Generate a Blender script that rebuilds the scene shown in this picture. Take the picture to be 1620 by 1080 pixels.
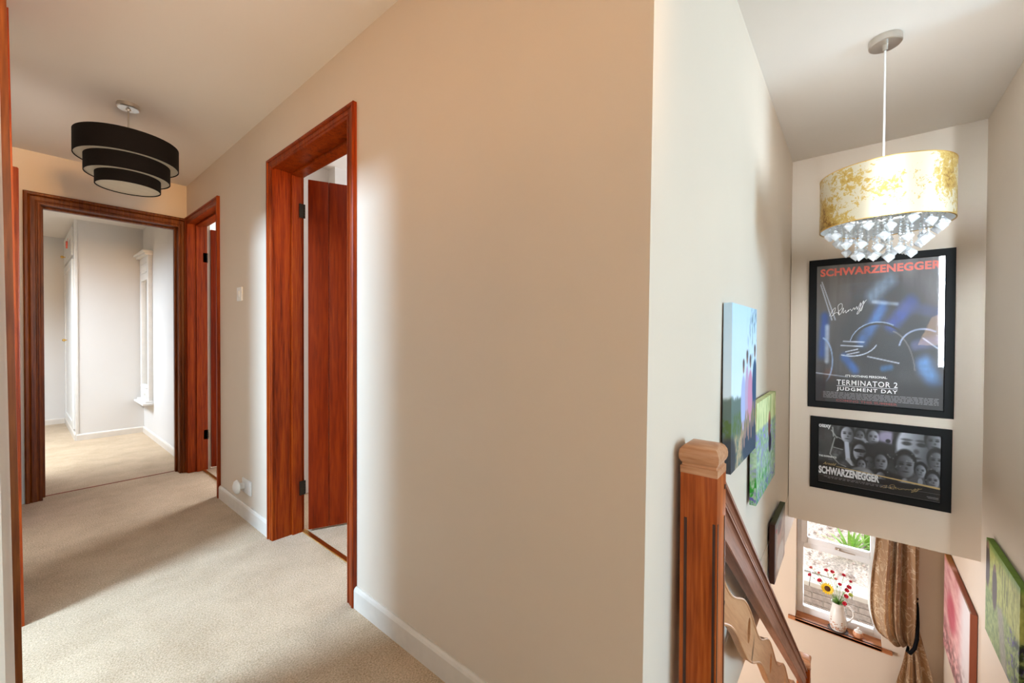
import bpy, bmesh, math, random
import numpy as np
from mathutils import Vector, Matrix

for o in list(bpy.data.objects):
    bpy.data.objects.remove(o)
scene = bpy.context.scene
COL = scene.collection
random.seed(7)
R = math.radians

# ------------------------------------------------------------------ camera
CAM_H = 1.14
yaw, pit, rol, FPX = 0.876054, 0.0109829, 0.00413437, 651.797
Fv = Vector((math.sin(yaw)*math.cos(pit), math.cos(yaw)*math.cos(pit), -math.sin(pit)))
R0 = Vector((math.cos(yaw), -math.sin(yaw), 0.0))
U0 = R0.cross(Fv)
Rv = math.cos(rol)*R0 + math.sin(rol)*U0
Uv = math.cos(rol)*U0 - math.sin(rol)*R0
cd = bpy.data.cameras.new('camera')
cam = bpy.data.objects.new('camera', cd)
COL.objects.link(cam)
M = Matrix.Identity(4)
for i in range(3):
    M[i][0] = Rv[i]; M[i][1] = Uv[i]; M[i][2] = -Fv[i]
M[2][3] = CAM_H
cam.matrix_world = M
cd.sensor_width = 36.0
cd.sensor_fit = 'HORIZONTAL'
cd.lens = FPX/1620.0*36.0
cd.clip_start = 0.01
scene.camera = cam

# ------------------------------------------------------------------ world, lights, exposure
vs = scene.view_settings
vs.view_transform = 'Standard'
vs.look = 'None'
vs.gamma = 1.0
vs.use_curve_mapping = False
vs.exposure = 0.0

w = bpy.data.worlds.new('world'); scene.world = w
w.use_nodes = True
nt = w.node_tree; nt.nodes.clear()
wo = nt.nodes.new('ShaderNodeOutputWorld')
bg = nt.nodes.new('ShaderNodeBackground')
bg.inputs['Color'].default_value = (0.86, 0.93, 1.0, 1)
bg.inputs['Strength'].default_value = 1.9
nt.links.new(bg.outputs[0], wo.inputs[0])

def sun(name, direction, energy, color, angle):
    l = bpy.data.lights.new(name, 'SUN'); l.energy = energy; l.color = color; l.angle = R(angle)
    o = bpy.data.objects.new(name, l); COL.objects.link(o)
    o.rotation_euler = Vector(direction).to_track_quat('-Z', 'Y').to_euler()
    return o
def area(name, loc, direction, sx, sy, energy, color):
    l = bpy.data.lights.new(name, 'AREA'); l.shape = 'RECTANGLE'
    l.size = sx; l.size_y = sy; l.energy = energy; l.color = color
    o = bpy.data.objects.new(name, l); COL.objects.link(o)
    o.location = loc
    o.rotation_euler = Vector(direction).to_track_quat('-Z', 'Y').to_euler()
    return o
sun('sun_light', (-0.85, 0.22, -0.75), 3.6, (1.0, 0.97, 0.92), 1.5)
COOL = (0.84, 0.92, 1.0)
area('window_light_left_room', (-1.75, 2.02, 2.30), (0.5, 0.0, -0.87), 0.6, 0.55, 262, (0.49, 0.73, 1.0))
area('window_light_bedroom', (-0.8, 5.7, 2.2), (0.28, -0.05, -1), 1.6, 0.8, 92, (0.74, 0.87, 1.0)).data.spread = R(135)
area('window_light_right_room_near', (3.6, 1.9, 1.4), (-1, 0.0, 0), 1.4, 1.2, 70, COOL)
area('window_light_right_room_far', (3.4, 4.5, 1.35), (-1, -0.15, 0), 0.9, 1.2, 120, COOL)
area('window_light_landing', (1.62, -4.55, 1.25), (0.0, 1, 0.08), 1.25, 1.7, 182, (0.46, 0.74, 1.0))
area('window_light_stair_foot', (4.95, 0.1, -0.95), (-1, 0, -0.1), 0.55, 0.9, 16, COOL)
area('window_light_lower_hall', (2.6, 2.9, -1.3), (0.2, -1, 0), 1.4, 1.4, 118, (0.92, 0.95, 1.0))
area('fill_light_hall_end', (-1.2, -1.3, 1.5), (1, 0.55, 1.0), 1.0, 1.2, 20, (1.0, 0.58, 0.28))  # warm fill added for the hall, no window stands here

lh = area('warm_fill_landing', (0.30, -1.25, 1.75), (-0.02, 1, 0.10), 0.5, 0.5, 7.5, (1.0, 0.56, 0.22))  # added warm fill for the far hall, no fixture behind it
lh.data.spread = R(44)
lg = area('fill_light_landing_side', (-1.25, -0.95, 1.55), (4.75, 0.80, -0.25), 0.11, 1.6, 8.2, (0.74, 0.88, 1.0))  # added narrow beam to brighten the poster wall, also streaks its glass
lg.data.spread = R(36)
lg = area('fill_light_landing_left', (-1.3, 0.52, 1.6), (1, -0.30, -0.05), 0.12, 1.4, 5.5, (0.74, 0.88, 1.0))  # added narrow beam to lift the right stair wall, no window here
lg.data.spread = R(24)

# ------------------------------------------------------------------ material helpers
def new_mat(name):
    m = bpy.data.materials.new(name); m.use_nodes = True
    nt = m.node_tree
    b = nt.nodes['Principled BSDF']
    return m, nt, b
def N(nt, typ, **kw):
    n = nt.nodes.new(typ)
    for k, v in kw.items():
        if k in n.inputs.keys():
            n.inputs[k].default_value = v
        else:
            setattr(n, k, v)
    return n
def ramp(nt, fac, stops):
    r = nt.nodes.new('ShaderNodeValToRGB')
    while len(r.color_ramp.elements) < len(stops): r.color_ramp.elements.new(0.5)
    for e, (p, c) in zip(r.color_ramp.elements, stops):
        e.position = p; e.color = (*c, 1)
    nt.links.new(fac, r.inputs[0])
    return r.outputs[0]
def coords(nt, scale=(1, 1, 1), rot=(0, 0, 0), kind='Object'):
    tc = nt.nodes.new('ShaderNodeTexCoord'); mp = nt.nodes.new('ShaderNodeMapping')
    mp.inputs['Scale'].default_value = scale
    mp.inputs['Rotation'].default_value = rot
    if any(rot):
        m0 = nt.nodes.new('ShaderNodeMapping'); m0.inputs['Rotation'].default_value = rot
        mp.inputs['Rotation'].default_value = (0, 0, 0)
        nt.links.new(tc.outputs[kind], m0.inputs[0]); nt.links.new(m0.outputs[0], mp.inputs[0])
    else:
        nt.links.new(tc.outputs[kind], mp.inputs[0])
    return mp.outputs[0]
def bump(nt, b, height, strength, dist=0.002):
    bp = nt.nodes.new('ShaderNodeBump')
    bp.inputs['Strength'].default_value = strength
    bp.inputs['Distance'].default_value = dist
    nt.links.new(height, bp.inputs['Height'])
    nt.links.new(bp.outputs[0], b.inputs['Normal'])
def mat_plain(name, col, rough=0.5, metal=0.0, spec=0.5, noise=0.04, nscale=20.0, bumps=0.0):
    m, nt, b = new_mat(name)
    v = coords(nt)
    n = N(nt, 'ShaderNodeTexNoise', Scale=nscale, Detail=4.0)
    nt.links.new(v, n.inputs['Vector'])
    a = tuple(max(0, c*(1-noise)) for c in col); c2 = tuple(min(1, c*(1+noise)) for c in col)
    nt.links.new(ramp(nt, n.outputs['Fac'], [(0.3, a), (0.7, c2)]), b.inputs['Base Color'])
    b.inputs['Roughness'].default_value = rough
    b.inputs['Metallic'].default_value = metal
    b.inputs['Specular IOR Level'].default_value = spec
    if bumps: bump(nt, b, n.outputs['Fac'], bumps)
    return m
def mat_wood(name, dark, mid, light, scale=(30, 30, 1.6), rough=0.38, rot=(0, 0, 0), spec=0.5, knots=True):
    m, nt, b = new_mat(name)
    v = coords(nt, scale, rot)
    n = N(nt, 'ShaderNodeTexNoise', Scale=1.0, Detail=6.0, Roughness=0.6, Distortion=0.5)
    nt.links.new(v, n.inputs['Vector'])
    v2 = coords(nt, tuple(s*5 for s in scale), rot)
    n2 = N(nt, 'ShaderNodeTexNoise', Scale=1.0, Detail=3.0)
    nt.links.new(v2, n2.inputs['Vector'])
    mx = N(nt, 'ShaderNodeMath', operation='MULTIPLY_ADD'); mx.inputs[1].default_value = 0.45
    nt.links.new(n2.outputs['Fac'], mx.inputs[0])
    s2 = N(nt, 'ShaderNodeMath', operation='MULTIPLY'); s2.inputs[1].default_value = 0.6
    nt.links.new(n.outputs['Fac'], s2.inputs[0]); nt.links.new(s2.outputs[0], mx.inputs[2])
    col = ramp(nt, mx.outputs[0], [(0.33, dark), (0.52, mid), (0.72, light)])
    if knots:
        v3 = coords(nt, (5, 5, 1.7), rot)
        vo = N(nt, 'ShaderNodeTexVoronoi', Scale=1.0); nt.links.new(v3, vo.inputs['Vector'])
        kr = ramp(nt, vo.outputs['Distance'], [(0.03, (0.25, 0.2, 0.17)), (0.12, (1, 1, 1))])
        mm = N(nt, 'ShaderNodeMix', data_type='RGBA', blend_type='MULTIPLY'); mm.inputs[0].default_value = 1.0
        nt.links.new(col, mm.inputs[6]); nt.links.new(kr, mm.inputs[7]); col = mm.outputs[2]
    nt.links.new(col, b.inputs['Base Color'])
    b.inputs['Roughness'].default_value = rough
    b.inputs['Specular IOR Level'].default_value = spec*0.36
    bump(nt, b, mx.outputs[0], 0.15)
    return m
def mat_wall(name, col, amt=0.02):
    m, nt, b = new_mat(name)
    v = coords(nt, kind='Object')
    n = N(nt, 'ShaderNodeTexNoise', Scale=260.0, Detail=3.0); nt.links.new(v, n.inputs['Vector'])
    n2 = N(nt, 'ShaderNodeTexNoise', Scale=1.6, Detail=3.0); nt.links.new(v, n2.inputs['Vector'])
    a = tuple(c*(1-amt) for c in col); c2 = tuple(c*(1+amt) for c in col)
    nt.links.new(ramp(nt, n2.outputs['Fac'], [(0.3, a), (0.7, c2)]), b.inputs['Base Color'])
    b.inputs['Roughness'].default_value = 0.62
    b.inputs['Specular IOR Level'].default_value = 0.3
    bump(nt, b, n.outputs['Fac'], 0.12, 0.001)
    return m
def mat_carpet(name, dark, light):
    m, nt, b = new_mat(name)
    v = coords(nt)
    n = N(nt, 'ShaderNodeTexNoise', Scale=170.0, Detail=3.0, Roughness=0.75); nt.links.new(v, n.inputs['Vector'])
    n2 = N(nt, 'ShaderNodeTexNoise', Scale=4.0, Detail=6.0, Roughness=0.7, Distortion=0.25); nt.links.new(v, n2.inputs['Vector'])
    mx = N(nt, 'ShaderNodeMath', operation='MULTIPLY_ADD'); mx.inputs[1].default_value = 0.72
    s = N(nt, 'ShaderNodeMath', operation='MULTIPLY'); s.inputs[1].default_value = 0.28
    nt.links.new(n2.outputs['Fac'], s.inputs[0])
    nt.links.new(n.outputs['Fac'], mx.inputs[0]); nt.links.new(s.outputs[0], mx.inputs[2])
    nt.links.new(ramp(nt, mx.outputs[0], [(0.36, dark), (0.62, light)]), b.inputs['Base Color'])
    b.inputs['Roughness'].default_value = 0.95
    b.inputs['Specular IOR Level'].default_value = 0.1
    b.inputs['Sheen Weight'].default_value = 0.3
    b.inputs['Sheen Roughness'].default_value = 0.5
    bump(nt, b, n.outputs['Fac'], 0.9, 0.006)
    return m
def mat_print(name, rough=0.45, spec=0.4):
    m, nt, b = new_mat(name)
    a = nt.nodes.new('ShaderNodeAttribute'); a.attribute_name = 'Col'
    nt.links.new(a.outputs['Color'], b.inputs['Base Color'])
    b.inputs['Roughness'].default_value = rough
    b.inputs['Specular IOR Level'].default_value = spec
    return m
def mat_glass_pane(name):
    m = bpy.data.materials.new(name); m.use_nodes = True
    nt = m.node_tree; nt.nodes.clear()
    o = nt.nodes.new('ShaderNodeOutputMaterial')
    t = nt.nodes.new('ShaderNodeBsdfTransparent'); g = nt.nodes.new('ShaderNodeBsdfGlossy')
    g.inputs['Roughness'].default_value = 0.02
    f = nt.nodes.new('ShaderNodeFresnel'); f.inputs['IOR'].default_value = 1.55
    mx = nt.nodes.new('ShaderNodeMixShader')
    nt.links.new(f.outputs[0], mx.inputs[0]); nt.links.new(t.outputs[0], mx.inputs[1]); nt.links.new(g.outputs[0], mx.inputs[2])
    nt.links.new(mx.outputs[0], o.inputs[0])
    return m
def mat_crystal(name):
    m, nt, b = new_mat(name)
    b.inputs['Base Color'].default_value = (0.97, 0.98, 1, 1)
    b.inputs['Roughness'].default_value = 0.03
    b.inputs['Transmission Weight'].default_value = 0.25
    b.inputs['IOR'].default_value = 1.5
    n = N(nt, 'ShaderNodeTexNoise', Scale=60.0)
    v = coords(nt); nt.links.new(v, n.inputs['Vector'])
    nt.links.new(ramp(nt, n.outputs['Fac'], [(0.3, (0.85, 0.87, 0.9)), (0.7, (1, 1, 1))]), b.inputs['Base Color'])
    return m
def mat_goldleaf(name):
    m, nt, b = new_mat(name)
    v = coords(nt, (1, 1, 1))
    n = N(nt, 'ShaderNodeTexNoise', Scale=55.0, Detail=8.0, Roughness=0.75, Distortion=0.6); nt.links.new(v, n.inputs['Vector'])
    n2 = N(nt, 'ShaderNodeTexNoise', Scale=7.0, Detail=2.0); nt.links.new(v, n2.inputs['Vector'])
    ad = N(nt, 'ShaderNodeMath', operation='ADD'); nt.links.new(n.outputs['Fac'], ad.inputs[0]); nt.links.new(n2.outputs['Fac'], ad.inputs[1])
    col = ramp(nt, ad.outputs[0], [(0.76, (0.20, 0.09, 0.015)), (0.84, (0.42, 0.24, 0.05)), (0.92, (0.50, 0.325, 0.085)), (1.12, (0.52, 0.35, 0.11)), (1.20, (0.60, 0.52, 0.38))])
    nt.links.new(col, b.inputs['Base Color'])
    me = ramp(nt, ad.outputs[0], [(1.12, (0.5, 0.5, 0.5)), (1.24, (0.1, 0.1, 0.1))])
    nt.links.new(me, b.inputs['Metallic'])
    b.inputs['Roughness'].default_value = 0.42
    bump(nt, b, n.outputs['Fac'], 0.25, 0.002)
    return m
def mat_damask(name):
    m, nt, b = new_mat(name)
    v = coords(nt, (6, 11, 8))
    n = N(nt, 'ShaderNodeTexNoise', Scale=1.0, Detail=3.0, Distortion=1.6); nt.links.new(v, n.inputs['Vector'])
    c1 = ramp(nt, n.outputs['Fac'], [(0.465, (0.60, 0.38, 0.20)), (0.48, (0.86, 0.70, 0.50)), (0.505, (0.86, 0.70, 0.50)), (0.52, (0.60, 0.38, 0.20))])
    nt.links.new(c1, b.inputs['Base Color'])
    b.inputs['Roughness'].default_value = 0.45
    b.inputs['Sheen Weight'].default_value = 0.4
    v2 = coords(nt, (400, 400, 400))
    n2 = N(nt, 'ShaderNodeTexNoise', Scale=1.0); nt.links.new(v2, n2.inputs['Vector'])
    bump(nt, b, n2.outputs['Fac'], 0.2, 0.001)
    return m

PAINT = mat_wall('beige_wall_paint', (0.71, 0.60, 0.485))
PAINT_ROOM = mat_wall('pale_room_paint', (0.72, 0.69, 0.655))
PAINT_CEIL = mat_wall('white_ceiling_paint', (0.81, 0.755, 0.695), 0.01)
PAINT_GREEN = mat_wall('outside_render', (0.6, 0.6, 0.55))
GLOSS_WHITE = mat_plain('white_gloss_paint', (0.78, 0.755, 0.715), 0.35)
SKIRT = mat_plain('cream_skirting_paint', (0.72, 0.655, 0.575), 0.4)
UPVC = mat_plain('white_plastic_frame', (0.86, 0.87, 0.88), 0.3, noise=0.01)
PLASTIC = mat_plain('white_plastic', (0.82, 0.81, 0.79), 0.3, noise=0.01)
CARPET = mat_carpet('beige_carpet', (0.33, 0.20, 0.09), (0.76, 0.565, 0.37))
WOOD = mat_wood('stained_oak', (0.09, 0.009, 0.001), (0.26, 0.032, 0.002), (0.38, 0.07, 0.004), knots=False)
WOOD_H = mat_wood('stained_oak_across', (0.09, 0.009, 0.001), (0.26, 0.032, 0.002), (0.38, 0.07, 0.004), scale=(1.6, 1.6, 30), knots=False)
WOOD_DOOR = mat_wood('stained_door_board', (0.10, 0.008, 0.001), (0.20, 0.018, 0.001), (0.28, 0.036, 0.002), scale=(22, 22, 1.5), knots=False)
WOOD_NEWEL = mat_wood('stained_pine', (0.17, 0.028, 0.004), (0.40, 0.085, 0.012), (0.56, 0.16, 0.03), scale=(26, 26, 1.4))
WOOD_RAIL = mat_wood('aged_pine_rail', (0.13, 0.045, 0.028), (0.28, 0.115, 0.07), (0.40, 0.185, 0.12), scale=(1.8, 26, 26), rot=(0, R(-39.3), 0), rough=0.4)
WOOD_BOARD = mat_wood('pale_pine_board', (0.44, 0.19, 0.08), (0.56, 0.27, 0.125), (0.62, 0.34, 0.17), scale=(1.6, 22, 22), rot=(0, R(-39.3), 0))
WOOD_SILL = mat_wood('varnished_sill', (0.26, 0.085, 0.03), (0.48, 0.185, 0.075), (0.60, 0.27, 0.12), scale=(26, 1.6, 26), rough=0.28, knots=False)
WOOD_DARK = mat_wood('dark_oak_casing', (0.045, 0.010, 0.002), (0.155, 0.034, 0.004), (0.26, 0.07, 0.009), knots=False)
BLACK = mat_plain('black_frame_paint', (0.005, 0.005, 0.005), 0.55, spec=0.15)
BLACK_FABRIC = mat_plain('black_shade_fabric', (0.006, 0.004, 0.003), 0.9, spec=0.15, nscale=300, noise=0.2, bumps=0.2)
DIFFUSER = mat_plain('cream_diffuser', (0.62, 0.55, 0.42), 0.6)
SHADE_WHITE = mat_plain('white_shade_lining', (0.88, 0.88, 0.87), 0.6)
NICKEL = mat_plain('brushed_nickel', (0.62, 0.58, 0.53), 0.3, metal=1.0)
BRASS = mat_plain('brass_strip', (0.75, 0.47, 0.13), 0.3, metal=1.0)
DARKMETAL = mat_plain('dark_iron', (0.03, 0.025, 0.02), 0.45, metal=0.8)
CABLE = mat_plain('clear_cable', (0.75, 0.73, 0.7), 0.3)
GOLD = mat_goldleaf('gold_leaf')
CRYSTAL = mat_crystal('crystal')
PANE = mat_glass_pane('window_glass')
PRINT = mat_print('printed_paper')
CANVAS = mat_print('printed_canvas', 0.6, 0.25)
DAMASK = mat_damask('damask_fabric')
LINING = mat_plain('curtain_lining', (0.72, 0.70, 0.66), 0.8)
STRAP = mat_plain('black_strap', (0.006, 0.006, 0.007), 0.9, spec=0.1)
ENAMEL = mat_plain('white_enamel', (0.82, 0.80, 0.76), 0.2, noise=0.02)
INK_RED = mat_plain('red_ink', (0.80, 0.12, 0.07), 0.4)
INK_WHITE = mat_plain('white_ink', (0.85, 0.83, 0.80), 0.4)
INK_GREY = mat_plain('grey_ink', (0.22, 0.20, 0.20), 0.4)
INK_DULLRED = mat_plain('dull_red_ink', (0.22, 0.02, 0.015), 0.4)
INK_GOLD = mat_plain('gold_ink', (0.62, 0.42, 0.16), 0.35)
MIRROR = mat_plain('mirror_glass', (0.85, 0.85, 0.82), 0.03, metal=1.0, noise=0.0)

# ------------------------------------------------------------------ mesh helpers
def link(name, me, parent=None):
    o = bpy.data.objects.new(name, me); COL.objects.link(o)
    if parent: o.parent = parent
    return o
def finish(name, bm, mat, parent=None, smooth=False):
    bmesh.ops.recalc_face_normals(bm, faces=bm.faces)
    me = bpy.data.meshes.new(name); bm.to_mesh(me); bm.free()
    for m in (mat if isinstance(mat, (list, tuple)) else [mat]): me.materials.append(m)
    if smooth:
        me.polygons.foreach_set('use_smooth', [True]*len(me.polygons))
        try: me.set_sharp_from_angle(angle=R(38))
        except Exception: pass
    return link(name, me, parent)
def add_box(bm, x0, x1, y0, y1, z0, z1, bev=0.0, M4=None):
    vs = [bm.verts.new((x, y, z)) for z in (z0, z1) for x, y in ((x0, y0), (x1, y0), (x1, y1), (x0, y1))]
    fs = [(0, 3, 2, 1), (4, 5, 6, 7), (0, 1, 5, 4), (1, 2, 6, 5), (2, 3, 7, 6), (3, 0, 4, 7)]
    faces = [bm.faces.new([vs[i] for i in f]) for f in fs]
    if bev:
        es = set(e for f in faces for e in f.edges)
        r = bmesh.ops.bevel(bm, geom=list(es), offset=bev, segments=2, affect='EDGES', profile=0.6)
        vs = [v for v in r['verts']] + [v for v in vs if v.is_valid]
    if M4 is not None:
        bmesh.ops.transform(bm, matrix=M4, verts=list(set(v for v in vs if v.is_valid)))
    return vs
def box(name, b, mat, parent=None, bev=0.0):
    bm = bmesh.new(); add_box(bm, *b, bev=bev)
    return finish(name, bm, mat, parent, smooth=bev > 0)
def prism8(bm, low, high):
    a = [bm.verts.new(p) for p in low]; c = [bm.verts.new(p) for p in high]
    bm.faces.new(a[::-1]); bm.faces.new(c)
    n = len(a)
    for i in range(n):
        bm.faces.new((a[i], a[(i+1) % n], c[(i+1) % n], c[i]))
def add_tube(bm, pts, r, seg=8, closed_caps=True):
    pts = [Vector(p) for p in pts]; rings = []
    rs = r if isinstance(r, (list, tuple)) else [r]*len(pts)
    up = None
    for i, p in enumerate(pts):
        t = (pts[min(i+1, len(pts)-1)]-pts[max(i-1, 0)]).normalized()
        if up is None:
            up = t.orthogonal().normalized()
        up = (up - t*up.dot(t)).normalized()
        s = t.cross(up)
        rings.append([bm.verts.new(p + (up*math.cos(a)+s*math.sin(a))*rs[i]) for a in [2*math.pi*k/seg for k in range(seg)]])
    for a, b in zip(rings, rings[1:]):
        for k in range(seg):
            bm.faces.new((a[k], a[(k+1) % seg], b[(k+1) % seg], b[k]))
    if closed_caps:
        bm.faces.new(rings[0][::-1]); bm.faces.new(rings[-1])
def tube(name, pts, r, mat, parent=None, seg=8):
    bm = bmesh.new(); add_tube(bm, pts, r, seg); return finish(name, bm, mat, parent, True)
def add_lathe(bm, prof, seg=32, centre=(0, 0, 0), cap=False):
    rings = []
    for r, z in prof:
        rings.append([bm.verts.new((centre[0]+r*math.cos(2*math.pi*k/seg), centre[1]+r*math.sin(2*math.pi*k/seg), centre[2]+z)) for k in range(seg)] if r > 1e-5
                     else [bm.verts.new((centre[0], centre[1], centre[2]+z))])
    for a, b in zip(rings, rings[1:]):
        for k in range(seg):
            k2 = (k+1) % seg
            q = [a[k % len(a)], a[k2 % len(a)], b[k2 % len(b)], b[k % len(b)]]
            q2 = []
            for v in q:
                if v not in q2: q2.append(v)
            if len(q2) > 2: bm.faces.new(q2)
def lathe(name, prof, mat, parent=None, seg=32, centre=(0, 0, 0)):
    bm = bmesh.new(); add_lathe(bm, prof, seg, centre); return finish(name, bm, mat, parent, True)
def struct(o):
    o['kind'] = 'structure'; return o
def empty(name, loc=(0, 0, 0)):
    o = bpy.data.objects.new(name, None); COL.objects.link(o); o.location = loc; o.empty_display_size = 0.1
    return o
def thing(name, label, cat, loc=(0, 0, 0), group=None):
    o = empty(name, loc); o['label'] = label; o['category'] = cat
    if group: o['group'] = group
    return o
def boxes(name, lst, mat, parent=None):
    bm = bmesh.new()
    for b in lst: add_box(bm, *b)
    return finish(name, bm, mat, parent)

# ================================================================== SETTING
CZ = 2.385
XW = 0.91
def xl(z): return -0.0055-0.0105*z          # left wall leans a touch
def yc(z): return 0.3688-0.0095*z           # outer corner of the hall wall
# floors
struct(boxes('floor', [(-3.2, 1.15, -4.8, 8.2, -0.28, 0.0), (1.15, 4.9, 0.372, 8.2, -0.28, 0.0), (1.15, 2.4, -4.8, -0.565, -0.28, 0.0)], CARPET))
struct(boxes('ceiling', [(-3.2, 4.97, -4.8, 8.2, CZ, CZ+0.12)], PAINT_CEIL))
# right hall wall with two door openings
bm = bmesh.new()
prism8(bm, [(XW, yc(0), 0), (XW+.001, yc(0), 0), (1.06, yc(0), 0), (1.06, 1.645, 0), (XW, 1.645, 0)],
       [(XW, yc(CZ), CZ), (XW+.001, yc(CZ), CZ), (1.06, yc(CZ), CZ), (1.06, 1.645, CZ), (XW, 1.645, CZ)])
add_box(bm, XW, 1.06, 1.645, 2.495, 2.085, CZ)
add_box(bm, XW, 1.06, 2.495, 3.455, 0, CZ)
add_box(bm, XW, 1.06, 3.455, 4.255, 2.085, CZ)
add_box(bm, XW, 1.06, 4.255, 4.42, 0, CZ)
struct(finish('wall_right', bm, PAINT))
# far hall wall
struct(boxes('wall_far', [(-0.12, 0.085, 4.30, 4.42, 0, CZ), (0.085, 0.872, 4.30, 4.42, 2.055, CZ), (0.872, XW, 4.30, 4.42, 0, CZ)], PAINT))
# left hall wall, leaning prisms
def left_seg(bm, y0, y1, z0, z1):
    prism8(bm, [(xl(z0), y0, z0), (xl(z0), y1, z0), (-0.12, y1, z0), (-0.12, y0, z0)],
           [(xl(z1), y0, z1), (xl(z1), y1, z1), (-0.12, y1, z1), (-0.12, y0, z1)])
bm = bmesh.new()
left_seg(bm, 0.85, 1.64, 0, CZ); left_seg(bm, 2.54, 3.80, 0, CZ); left_seg(bm, 3.80, 4.20, 2.05, CZ); left_seg(bm, 4.20, 4.31, 0, CZ)
left_seg(bm, 1.64, 2.54, 1.97, CZ)
struct(finish('wall_left', bm, PAINT))
# stairwell walls
bm = bmesh.new()
for (x0, x1) in ((1.06, 4.72),):
    prism8(bm, [(x0, yc(0), 0), (x1, 0.355, 0), (x1, 0.46, 0), (x0, 0.46, 0)], [(x0, yc(CZ), CZ), (x1, 0.355, CZ), (x1, 0.46, CZ), (x0, 0.46, CZ)])
prism8(bm, [(1.15, .362, -.285), (4.72, .355, -.285), (4.72, .46, -.285), (1.15, .46, -.285)], [(1.15, .362, 0), (4.72, .355, 0), (4.72, .46, 0), (1.15, .46, 0)])
struct(finish('wall_stair_left', bm, PAINT))
struct(boxes('wall_stair_right', [(2.30, 4.72, -0.68, -0.565, -2.5, CZ), (1.95, 2.30, -0.68, -0.565, -2.5, -0.28)], PAINT))
struct(boxes('wall_stair_front', [(3.52, 4.72, -0.565, 0.355, -0.135, CZ)], PAINT))
# window wall of the lower hall, opening Y -0.2..0.412, Z -1.53..-0.42
struct(boxes('wall_window', [(4.72, 4.97, -0.68, -0.20, -2.5, -0.0), (4.72, 4.97, 0.412, 3.1, -2.5, -0.0), (4.72, 4.97, -0.20, 0.412, -2.5, -1.53),
                             (4.72, 4.97, -0.20, 0.412, -0.42, 0.0), (4.72, 4.97, -3.0, 8.2, 0.0, CZ+.12)], PAINT))
struct(boxes('floor_lower', [(0.9, 4.97, -0.68, 3.1, -2.62, -2.5)], CARPET))
struct(boxes('ceiling_lower', [(1.15, 4.72, 0.46, 3.1, -0.30, -0.281)], PAINT_CEIL))
struct(boxes('wall_lower_back', [(0.9, 4.72, 3.0, 3.1, -2.5, -0.3), (0.8, 0.9, -0.68, 3.1, -2.5, -0.28), (0.9, 1.95, -0.68, -0.60, -2.5, -0.28)], PAINT))
# rooms
struct(boxes('wall_bedroom_right', [(0.952, 1.06, 4.42, 8.1, 0, CZ)], PAINT_ROOM))
struct(boxes('wall_bedroom_far', [(-3.2, 0.40, 7.86, 8.1, 0, CZ)], PAINT_ROOM))
struct(boxes('wall_bedroom_left', [(-3.2, -3.05, 3.7, 8.1, 0, CZ)], PAINT_ROOM))
struct(boxes('wall_bedroom_near', [(-3.05, -0.12, 4.30, 4.42, 0, CZ)], PAINT_ROOM))
struct(boxes('wall_left_room', [(-3.2, -3.05, 0.7, 3.7, 0, CZ), (-3.05, -0.12, 0.75, 0.85, 0, CZ), (-3.05, -0.12, 3.6, 3.7, 0, CZ)], PAINT_ROOM))
struct(boxes('wall_right_room', [(4.0, 4.1, 0.46, 8.1, 0, CZ), (1.06, 4.0, 0.46, 0.50, 0, CZ), (1.06, 4.0, 3.05, 3.15, 0, CZ), (1.06, 4.0, 6.0, 6.1, 0, CZ), (1.5, 4.0, 2.95, 3.05, 0, CZ)], PAINT_ROOM))
struct(boxes('wall_landing_back', [(-1.4, 2.45, -4.8, -4.68, 0, CZ), (-1.5, -1.4, -4.8, 0.85, 0, CZ), (2.30, 2.45, -4.68, -0.68, 0, CZ), (-1.4, -0.12, 0.85, 0.95, 0, CZ)], PAINT))
# soffit/ceiling band in the near right room seen over the door leaf
# baseboards
def skirting(name, pts_face, h=0.088, t=0.014):
    """pts_face: (p0, p1, inward normal) along the wall foot"""
    bm = bmesh.new()
    for p0, p1, n in pts_face:
        p0 = Vector((*p0, 0)); p1 = Vector((*p1, 0)); n = Vector((*n, 0))
        prof = [(0, 0), (t, 0), (t, h-0.014), (t*0.75, h-0.005), (t*0.35, h), (0, h)]
        a = [bm.verts.new(p0+n*q[0]+Vector((0, 0, q[1]))) for q in prof]
        b = [bm.verts.new(p1+n*q[0]+Vector((0, 0, q[1]))) for q in prof]
        k = len(prof)
        for i in range(k):
            bm.faces.new((a[i], a[(i+1) % k], b[(i+1) % k], b[i]))
        bm.faces.new(a[::-1]); bm.faces.new(b)
    return struct(finish(name, bm, SKIRT))
skirting('baseboard_right', [((XW, yc(0)), (XW, 1.605), (-1, 0)), ((XW, 2.53), (XW, 3.42), (-1, 0))])
skirting('baseboard_left', [((xl(0), 0.85), (xl(0), 1.56), (1, 0)), ((xl(0), 2.56), (xl(0), 3.73), (1, 0)), ((xl(0), 4.27), (xl(0), 4.30), (1, 0))])
skirting('baseboard_bedroom', [((0.952, 4.42), (0.952, 6.45), (-1, 0)), ((0.40, 6.45), (0.952, 6.45), (0, -1)), ((0.40, 6.45), (0.40, 7.86), (-1, 0)), ((-3.05, 7.86), (0.4, 7.86), (0, -1))], h=0.07)

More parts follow.
